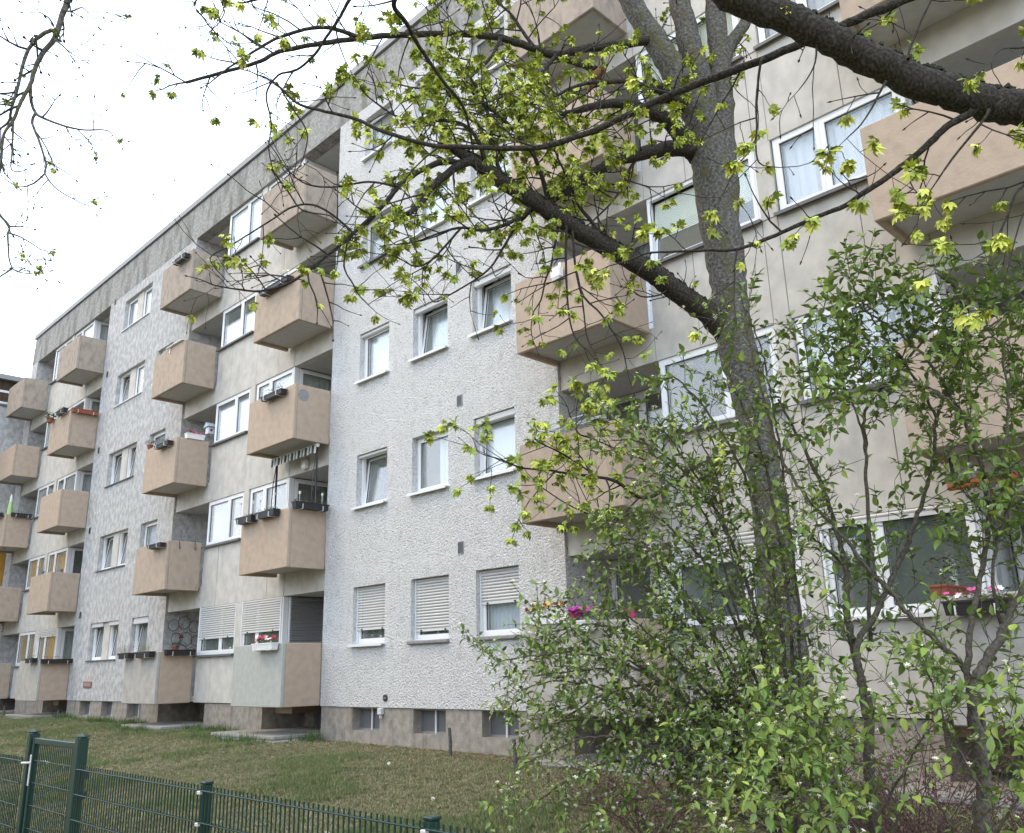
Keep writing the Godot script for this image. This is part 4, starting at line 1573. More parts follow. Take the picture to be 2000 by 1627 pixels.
func make_small_things() -> void:
	var red := leaf_mat(Color(0.45, 0.03, 0.05), false)
	var white := leaf_mat(Color(0.8, 0.78, 0.72), false)
	var pink := leaf_mat(Color(0.62, 0.12, 0.3), false)
	var violet := leaf_mat(Color(0.5, 0.06, 0.42), false)
	var yellow := leaf_mat(Color(0.65, 0.45, 0.08), false)
	var maroon := leaf_mat(Color(0.12, 0.03, 0.04), false)
	var g1 := Color(0.06, 0.12, 0.03)
	var g2 := Color(0.1, 0.15, 0.05)
	var gr := Color(0.13, 0.06, 0.04)
	var straw := flat(Color(0.32, 0.27, 0.18), 0.9)
	var top := 2.11
	# --- right-hand loggia of the middle bay, beside the white stucco
	var y1 := top + FH
	var n := planter("black trough with solar lights on the balcony under the striped awning, far end", -1.62, y1 - 0.13, 1.03, 0.7, M.black_plastic)
	dry_stems(n, 0.6, 0.1, 0.14, 0.12, 9, M.twig)
	n = planter("black trough on a pale bracket below the striped awning, corner end", -0.72, y1 - 0.13, 1.03, 0.78, M.black_plastic)
	greenery(n, 0.7, 0.12, 0.14, 0.06, 60, [g1, g2])
	n = planter("black trough hung on the side wall of the balcony under the striped awning", 0.1, y1 - 0.02, 0.48, 0.82, M.black_plastic, PI / 2)
	greenery(n, 0.75, 0.12, 0.14, 0.05, 50, [g1, g2])
	var si := 0
	for q in [[-1.9, 1.03, 0.3], [-1.35, 1.03, 0.26], [-1.05, 1.03, 0.24], [-0.45, 1.03, 0.3], [0.1, 0.75, 0.28], [0.1, 0.2, 0.3]]:
		var s := thing("solar_light", "small clear solar stake light in the black troughs under the striped awning", "garden light", Vector3(q[0], y1 + 0.06, q[1]), "solar stake lights")
		var st := mb()
		tube(st, [Vector3.ZERO, Vector3(0, q[2] - 0.06, 0)], [0.005, 0.005], 5)
		put("stake", st, M.alu, s)
		var hd := mb()
		lathe(hd, Vector3(0, q[2] - 0.06, 0), [[0.012, 0.0], [0.028, 0.05], [0.032, 0.055], [0.0, 0.075]], 10)
		put("head", hd, M.white_plastic, s)
		si += 1
	# awning with striped valance on two clamp poles
	n = thing("awning", "folded clamp awning with black and white striped valance above the trough balcony", "awning")
	for x in [-1.86, -0.16]:
		var st2 := mb()
		tube(st2, [Vector3(x, 3.76, 0.2), Vector3(x, 6.42, 0.2)], [0.018, 0.018], 8)
		put("pole", st2, M.metal_dark, n)
		for dz in [0.0, 0.22]:
			var st3 := mb()
			tube(st3, [Vector3(x + 0.06, 4.9, 0.22 + dz * 0.6), Vector3(x + 0.03, 5.7, 0.24 + dz * 0.3), Vector3(x, 6.25, 0.22)], [0.012, 0.012, 0.012], 6)
			put("folding_arm", st3, M.metal_dark, n)
	var tb := mb()
	tube(tb, [Vector3(-1.95, 6.33, 0.26), Vector3(-0.06, 6.33, 0.26)], [0.045, 0.045], 12)
	put("cloth_roll", tb, M.stripe_light, n)
	for i in 26:
		var x0 := -1.94 + i * 0.0725
		var st4 := mb()
		for k in 4:
			var u0 := x0 + 0.0725 * k / 4.0
			var u1 := x0 + 0.0725 * (k + 1) / 4.0
			var za := 0.31 + 0.012 * sin(u0 * 21.0)
			var zb := 0.31 + 0.012 * sin(u1 * 21.0)
			var la := 0.17 + 0.02 * absf(sin(u0 * 14.0))
			poly(st4, [Vector3(u0, 6.33 - la, za + 0.01), Vector3(u1, 6.33 - la, zb + 0.01), Vector3(u1, 6.33, zb), Vector3(u0, 6.33, za)], Vector3.BACK)
		put("valance_stripe", st4, M.stripe_dark if i % 2 == 0 else M.stripe_light, n)
	n = thing("wall_lamp", "white box lamp on the beam below the striped awning", "lamp")
	bpart("lamp_box", Vector3(-1.08, 6.0, -0.055), Vector3(-0.9, 6.2, 0.05), M.white_plastic, n, 0.015)
	bpart("lamp_lens", Vector3(-1.06, 5.97, -0.04), Vector3(-0.92, 5.999, 0.035), M.frame_old, n, 0.006)
	var y2 := top + 2 * FH
	n = planter("dark trough with small green plants above the balcony with the round grey patch", -0.72, y2 - 0.19, 1.03, 0.9, M.black_plastic, 0.0, true, 0.1)
	greenery(n, 0.8, 0.12, 0.14, 0.09, 70, [g1, g2, gr])
	var pt := mb()
	lathe(pt, Vector3.ZERO, [[0.0, 0.0], [0.14, 0.0], [0.13, 0.003], [0.0, 0.003]], 18)
	var pm := put("plaster_patch", pt, M.sill_stone, bld)
	pm.transform = Transform3D(Basis(Vector3.FORWARD, PI / 2), Vector3(-0.004, y2 - 0.24, 0.7))
	var y3 := top + 3 * FH
	n = planter("long dark trough with white flowers on the upper balcony below the maple branch", -0.9, y3 - 0.23, 1.03, 1.3, M.black_plastic, 0.0, true, 0.1)
	greenery(n, 1.2, 0.12, 0.14, 0.08, 60, [g1, g2])
	blooms(n, 1.2, 0.12, 0.16, 0.16, 14, [white], 0.03)
	n = planter("white trough of red and white flowers on the grey ground floor balcony", -0.52, top - 0.13, 1.03, 0.8, M.white_plastic)
	greenery(n, 0.75, 0.13, 0.13, 0.12, 120, [g1, g2])
	blooms(n, 0.75, 0.16, 0.14, 0.14, 42, [red, white, pink, red], 0.032)
	# --- left-hand loggia of the middle bay
	n = planter("dark trough with a pale bracket on the top floor balcony below the parapet", -6.35, top + 4 * FH - 0.26, 1.03, 0.8, M.black_plastic, 0.0, true, 0.1)
	greenery(n, 0.7, 0.1, 0.14, 0.05, 30, [g1, gr])
	n = thing("shelf", "white board clamped on the fourth balcony from the ground beside the grey stucco", "shelf", Vector3(-6.5, top + 3 * FH, 0.9))
	bpart("board", Vector3(-0.45, 0.005, -0.09), Vector3(0.55, 0.03, 0.09), M.white_plastic, n, 0.004)
	bpart("clamp", Vector3(-0.3, -0.16, 0.035), Vector3(-0.26, 0.004, 0.05), M.white_plastic, n)
	n = planter("dark trough with pale bracket on the balcony with the hanging bird house", -6.42, top + 2 * FH - 0.2, 1.03, 0.85, M.black_plastic, 0.0, true, 0.1)
	greenery(n, 0.75, 0.1, 0.14, 0.04, 40, [g1, gr])
	n = pot("terracotta pot of reddish succulents at the end of the bird house balcony", Vector3(-7.68, top + 2 * FH, 0.88), 0.08, 0.12, M.terracotta)
	greenery(n, 0.34, 0.2, 0.1, 0.14, 80, [gr, Color(0.2, 0.08, 0.05), g2], 0.05)
	n = planter("white trough of red flowers standing inside the bird house balcony", -5.9, top + 2 * FH, 0.42, 0.5, M.white_plastic, PI / 2, false)
	blooms(n, 0.45, 0.12, 0.12, 0.1, 16, [red, pink], 0.03)
	n = thing("bird_house", "cream bird house with a pitched roof hanging in the shaded loggia", "bird house", Vector3(-6.35, 7.95, -0.2))
	bpart("body", Vector3(-0.09, 0.0, -0.09), Vector3(0.09, 0.22, 0.09), M.sill_white, n, 0.01)
	var rf := mb()
	poly(rf, [Vector3(-0.15, 0.2, -0.13), Vector3(0.0, 0.34, -0.13), Vector3(0.0, 0.34, 0.13), Vector3(-0.15, 0.2, 0.13)], Vector3(-1, 1, 0))
	poly(rf, [Vector3(0.15, 0.2, -0.13), Vector3(0.0, 0.34, -0.13), Vector3(0.0, 0.34, 0.13), Vector3(0.15, 0.2, 0.13)], Vector3(1, 1, 0))
	poly(rf, [Vector3(-0.15, 0.2, 0.13), Vector3(0.15, 0.2, 0.13), Vector3(0.0, 0.34, 0.13)], Vector3.BACK)
	put("roof", rf, M.curtain, n)
	bpart("entrance", Vector3(0.091, 0.08, -0.03), Vector3(0.094, 0.14, 0.03), M.joint, n)
	var hk := mb()
	tube(hk, [Vector3(0, 0.34, 0), Vector3(0, 0.72, 0)], [0.003, 0.003], 4)
	put("cord", hk, M.metal_dark, n)
	n = planter("empty black trough on the first floor balcony with the two metal hooks", -6.3, top + FH - 0.16, 1.03, 0.8, M.black_plastic, 0.0, true, 0.1)
	for z in [0.62, 0.2]:
		var h := thing("rail_hook", "bent black metal hook over the side wall of a first floor balcony", "hook", Vector3(-5.862, top + FH, z), "balcony hooks")
		var hs := mb()
		tube(hs, [Vector3(-0.1, -0.05, 0), Vector3(-0.09, 0.012, 0), Vector3(0.012, 0.012, 0), Vector3(0.014, -0.16, 0), Vector3(0.03, -0.2, 0), Vector3(0.07, -0.2, 0), Vector3(0.09, -0.14, 0)], [0.008, 0.008, 0.008, 0.008, 0.008, 0.008, 0.008], 6)
		put("rod", hs, M.metal_dark, h)
	n = planter("dark brown trough of withered stems on the ground floor, far from the entrance corner", -7.6, top - 0.13, 1.03, 0.7, M.brown_plastic)
	dry_stems(n, 0.6, 0.12, 0.14, 0.22, 30, straw)
	n = planter("dark brown trough of withered stems on the ground floor, at the balcony corner", -6.45, top - 0.13, 1.03, 0.95, M.brown_plastic)
	dry_stems(n, 0.85, 0.12, 0.14, 0.24, 40, straw)
	n = planter("dark brown trough on the side wall beneath the wire ring ornament", -5.76, top - 0.1, 0.42, 0.75, M.brown_plastic, PI / 2)
	n = pot("terracotta pot of green herbs beneath the wire ring ornament", Vector3(-6.9, top, 0.05), 0.1, 0.16, M.terracotta)
	greenery(n, 0.26, 0.26, 0.14, 0.12, 60, [g1, g2], 0.05)
	n = thing("wire_ornament", "wire ring ornament with a leaf figure hanging in the ground floor loggia", "wall ornament", Vector3(-7.795, 2.1, 0))
	for q in [[-0.25, 0.75, 0.15], [-0.55, 0.82, 0.17], [-0.85, 0.72, 0.16], [-0.35, 0.4, 0.14], [-0.62, 0.38, 0.18], [-0.92, 0.34, 0.14], [-0.5, 0.08, 0.16], [-0.8, 0.02, 0.14]]:
		var rs := mb()
		var ps := []
		var rr := []
		for k in 21:
			var a := TAU * k / 20.0
			ps.append(Vector3(0.03, q[1] + sin(a) * q[2], q[0] + cos(a) * q[2]))
			rr.append(0.007)
		tube(rs, ps, rr, 5)
		put("ring", rs, M.metal_dark, n)
	var lv := mb()
	for k in 7:
		var a2 := 0.4 + k * 0.4
		poly(lv, [Vector3(0.04, 0.4, -0.42), Vector3(0.05, 0.4 + sin(a2) * 0.1 + 0.02, -0.42 + cos(a2) * 0.1), Vector3(0.04, 0.4 + sin(a2 + 0.15) * 0.18, -0.42 + cos(a2 + 0.15) * 0.18)], Vector3.RIGHT)
	put("leaf_figure", lv, M.broken_wood, n)
	# --- far panel bay
	n = planter("red terracotta trough hung on the side of a far third floor balcony", -14.5, top + 3 * FH - 0.1, 0.5, 0.85, M.terracotta, PI / 2)
	n = pot("small terracotta pot with a spiky plant at the end of the red trough balcony", Vector3(-16.3, top + 3 * FH - 0.12, 1.05), 0.12, 0.16, M.terracotta)
	greenery(n, 0.34, 0.3, 0.1, 0.24, 90, [g1, g2], 0.09)
	n = planter("dark trough on the front of the balcony with the red trough", -15.2, top + 3 * FH - 0.05, 1.03, 0.8, M.black_plastic)
	greenery(n, 0.75, 0.12, 0.14, 0.12, 60, [g1, g2])
	n = pot("grey pot with a pale leafless plant on the far first floor balcony", Vector3(-14.95, top + FH, 0.55), 0.09, 0.14, M.metal_grey)
	dry_stems(n, 0.3, 0.3, 0.12, 0.4, 16, M.frame_old)
	n = pot("grey pot with grey-green sprigs at the far end of the first floor balcony", Vector3(-15.7, top + FH, 0.88), 0.09, 0.12, M.metal_grey)
	dry_stems(n, 0.4, 0.15, 0.1, 0.2, 18, M.metal_grey)
	n = planter("long dark trough along the side wall of the far ground floor balcony", -14.5, top - 0.12, 0.45, 0.95, M.brown_plastic, PI / 2)
	greenery(n, 0.9, 0.12, 0.14, 0.08, 50, [g1])
	n = planter("dark trough at the corner of the far ground floor balcony front", -15.15, top - 0.08, 1.03, 0.75, M.black_plastic)
	greenery(n, 0.7, 0.12, 0.14, 0.07, 40, [g1])
	n = planter("dark trough on the balcony with the folded parasol, side wall", -20.56, top + 2 * FH - 0.1, 0.4, 0.7, M.black_plastic, PI / 2)
	greenery(n, 0.65, 0.12, 0.14, 0.1, 50, [g1, gr])
	n = planter("dark trough on the balcony with the folded parasol, front wall", -21.2, top + 2 * FH - 0.1, 1.03, 0.8, M.black_plastic)
	greenery(n, 0.7, 0.12, 0.14, 0.1, 50, [g1, gr])
	n = thing("parasol", "folded lime green and white parasol standing on the far end balcony", "parasol", Vector3(-21.6, 6.4, 0.55))
	var pp := mb()
	tube(pp, [Vector3(0, 0, 0), Vector3(0, 2.2, 0)], [0.018, 0.018], 8)
	put("pole", pp, M.metal_dark, n)
	var pc := mb()
	lathe(pc, Vector3(0, 1.15, 0), [[0.07, 0.0], [0.1, 0.08], [0.09, 0.5], [0.06, 0.7]], 9)
	put("cloth", pc, M.lime, n)
	var pd := mb()
	lathe(pd, Vector3(0, 1.85, 0), [[0.06, 0.0], [0.055, 0.15], [0.0, 0.38]], 9)
	put("cap", pd, M.white_plastic, n)
	# --- balconies next to the white stucco, towards the maple
	n = pot("lime green pot of dark pansies at the end of the grey balcony", Vector3(6.86, top, 0.88), 0.075, 0.13, M.lime)
	greenery(n, 0.14, 0.12, 0.12, 0.09, 40, [g1, g2])
	blooms(n, 0.16, 0.12, 0.14, 0.12, 9, [maroon], 0.028)
	n = planter("white trough of yellow and red pansies beside the lime green pot", 7.1, top, 0.89, 0.34, M.white_plastic, 0.0, false)
	greenery(n, 0.32, 0.14, 0.14, 0.1, 110, [g1, g2])
	blooms(n, 0.34, 0.15, 0.17, 0.13, 34, [yellow, maroon, red, yellow], 0.028)
	n = planter("white trough of maroon pansies next to the magenta pot", 7.48, top, 0.89, 0.36, M.white_plastic, 0.0, false)
	greenery(n, 0.34, 0.14, 0.14, 0.1, 110, [g1, g2])
	blooms(n, 0.36, 0.15, 0.17, 0.12, 26, [maroon, maroon, yellow], 0.028)
	n = pot("magenta pot of dark pansies between white troughs", Vector3(7.76, top, 0.88), 0.075, 0.14, M.magenta)
	greenery(n, 0.14, 0.12, 0.12, 0.09, 40, [g1, g2])
	blooms(n, 0.16, 0.12, 0.14, 0.1, 9, [maroon, white], 0.026)
	n = planter("white trough of bright violet daisies on the grey balcony", 8.0, top - 0.13, 1.03, 0.36, M.white_plastic, 0.0, false)
	greenery(n, 0.34, 0.16, 0.14, 0.1, 90, [g1, g2])
	blooms(n, 0.36, 0.18, 0.18, 0.13, 60, [violet, violet, pink], 0.034)
	pot("pink pot standing alone on the grey balcony", Vector3(8.6, top, 0.7), 0.075, 0.14, M.magenta)
	n = thing("planter_rack", "empty zinc planter rack hooked over the first floor balcony by the white stucco", "rack", Vector3(8.05, top + FH, 0.99))
	for q in [[-0.06, 0.06], [0.0, 0.06], [0.06, 0.06], [0.06, 0.14]]:
		var rk := mb()
		tube(rk, [Vector3(-0.55, q[1], q[0]), Vector3(0.5, q[1], q[0])], [0.009, 0.009], 6)
		put("rod", rk, M.zinc, n)
	for x in [-0.5, 0.0, 0.45]:
		bpart("hook", Vector3(x - 0.012, -0.04, -0.165), Vector3(x + 0.012, 0.05, -0.155), M.zinc, n)
		bpart("arm", Vector3(x - 0.012, 0.04, -0.165), Vector3(x + 0.012, 0.05, 0.07), M.zinc, n)
	n = thing("flood_light", "white flood light with round lens hung on the second floor balcony front", "lamp", Vector3(7.78, top + 2 * FH - 0.14, 0.93))
	bpart("bracket", Vector3(-0.03, 0.0, -0.09), Vector3(0.03, 0.16, 0.0), M.white_plastic, n, 0.005)
	bpart("housing", Vector3(-0.1, -0.14, 0.005), Vector3(0.1, 0.04, 0.12), M.white_plastic, n, 0.02)
	var fl := mb()
	lathe(fl, Vector3(0, -0.2, 0.07), [[0.0, 0.0], [0.07, 0.005], [0.08, 0.06], [0.03, 0.065]], 14)
	put("lens", fl, M.frame_old, n)
	# --- balcony behind the tall honeysuckle
	n = planter("terracotta trough of scrubby herbs inside the ground floor balcony behind the honeysuckle", 12.66, top - 0.02, 0.55, 0.7, M.terracotta, PI / 2, false)
	greenery(n, 0.7, 0.3, 0.12, 0.3, 160, [g1, g2, gr], 0.05)
	n = planter("brown trough of pink and white flowers on the balcony front behind the honeysuckle", 13.05, top - 0.2, 1.03, 0.6, M.brown_plastic)
	greenery(n, 0.55, 0.14, 0.14, 0.1, 90, [g1, g2])
	blooms(n, 0.56, 0.16, 0.14, 0.1, 16, [pink, white, pink], 0.03)
	n = thing("wind_chime", "metal tube wind chime hanging in front of the dark window", "wind chime", Vector3(11.78, 2.86, 0.02))
	bpart("disc", Vector3(-0.05, -0.006, -0.05), Vector3(0.05, 0.006, 0.05), M.timber, n, 0.004)
	for q in [[-0.04, 0.34], [-0.015, 0.42], [0.015, 0.46], [0.04, 0.38]]:
		var ts := mb()
		tube(ts, [Vector3(q[0], -0.05, 0.0), Vector3(q[0], -q[1], 0.0)], [0.007, 0.007], 6)
		put("tube", ts, M.alu, n)
	n = thing("awning_roll", "rolled orange awning under the first floor balcony behind the honeysuckle", "awning", Vector3(13.6, 3.3, 0.35))
	var ar := mb()
	tube(ar, [Vector3(-0.85, 0, 0), Vector3(0.95, 0, 0)], [0.05, 0.05], 12)
	put("roll", ar, M.orange_cloth, n)
	bpart("brackets", Vector3(-0.8, 0.05, -0.02), Vector3(-0.77, 0.31, 0.02), M.metal_dark, n)
	# --- on the walls
	n = thing("meter_box", "small beige cable box on the plinth edge beside a cellar window", "box", Vector3(2.07, 0.79, -0.03))
	bpart("case", Vector3(-0.055, -0.06, 0.0), Vector3(0.055, 0.06, 0.09), M.frame_old, n, 0.012)
	bpart("gland", Vector3(-0.02, -0.12, 0.02), Vector3(0.02, -0.06, 0.06), M.frame_old, n)
	n = thing("pipe_cover", "round dark pipe cover in the white stucco above the plinth", "vent", Vector3(2.2, 1.03, 0.0))
	var rc := mb()
	lathe(rc, Vector3.ZERO, [[0.065, 0.0], [0.065, 0.02], [0.05, 0.025], [0.0, 0.025]], 16)
	put("disc", rc, M.metal_dark, n).transform = Transform3D(Basis(Vector3.RIGHT, PI / 2), Vector3.ZERO)
	bpart("slot", Vector3(-0.045, -0.01, 0.0255), Vector3(0.045, 0.01, 0.028), M.metal_grey, n)
	n = thing("wall_sign", "small red-brown framed notice board low on the grey stucco", "sign", Vector3(-12.9, 1.33, 0.0))
	bpart("board", Vector3(-0.33, -0.09, 0.001), Vector3(0.33, 0.09, 0.03), M.red_brick, n, 0.006)
	bpart("field", Vector3(-0.25, -0.045, 0.0305), Vector3(0.25, 0.045, 0.034), M.sill_stone, n)
	var si2 := 0
	for q in [[4.75, 0.62, 0.44, "thin grey stake in the lawn before the middle cellar window of the white stucco"], [6.8, 1.2, 0.4, "thin grey stake in the lawn near the cream-flowered honeysuckle tips"], [-13.4, 0.6, 0.3, "short grey stake by the far ground floor balcony trough"], [-18.4, 0.7, 0.32, "short grey stake at the far end of the lawn"]]:
		var gy := ground_y(q[0], q[1])
		n = thing("stake", q[3], "stake", Vector3(q[0], gy, q[1]), "garden stakes")
		var sk := mb()
		tube(sk, [Vector3(0, -0.15, 0), Vector3(0.01, q[2] * 0.5, 0), Vector3(0, q[2], 0.01)], [0.03, 0.028, 0.027], 9, 0.05, 2)
		put("pole", sk, M.stake, n)
		si2 += 1
	# small flowers in the grass
	for q in [[7.9, 3.6, 0], [8.4, 5.3, 0], [5.1, 2.1, 0], [9.2, 6.3, 1]]:
		var y := ground_y(q[0], q[1])
		n = thing("dandelion", "white dandelion head standing in the lawn" if q[2] == 0 else "single yellow dandelion bloom in a green tuft by the fence post", "flower", Vector3(q[0], y, q[1]), "dandelions in the lawn")
		var ds := mb()
		tube(ds, [Vector3.ZERO, Vector3(0.008, 0.05, 0), Vector3(0.01, 0.09, 0.004)], [0.002, 0.002, 0.0018], 4)
		put("stalk", ds, M.honey[2], n)
		var dh := mb()
		for k in 22:
			var o := rdir()
			o.y = absf(o.y) if q[2] == 1 else o.y
			var t := o.cross(rdir()).normalized() * 0.007
			poly(dh, [Vector3(0.01, 0.09, 0.004), Vector3(0.01, 0.09, 0.004) + o * 0.024 + t, Vector3(0.01, 0.09, 0.004) + o * 0.026 - t], o)
		put("head", dh, white if q[2] == 0 else yellow, n)

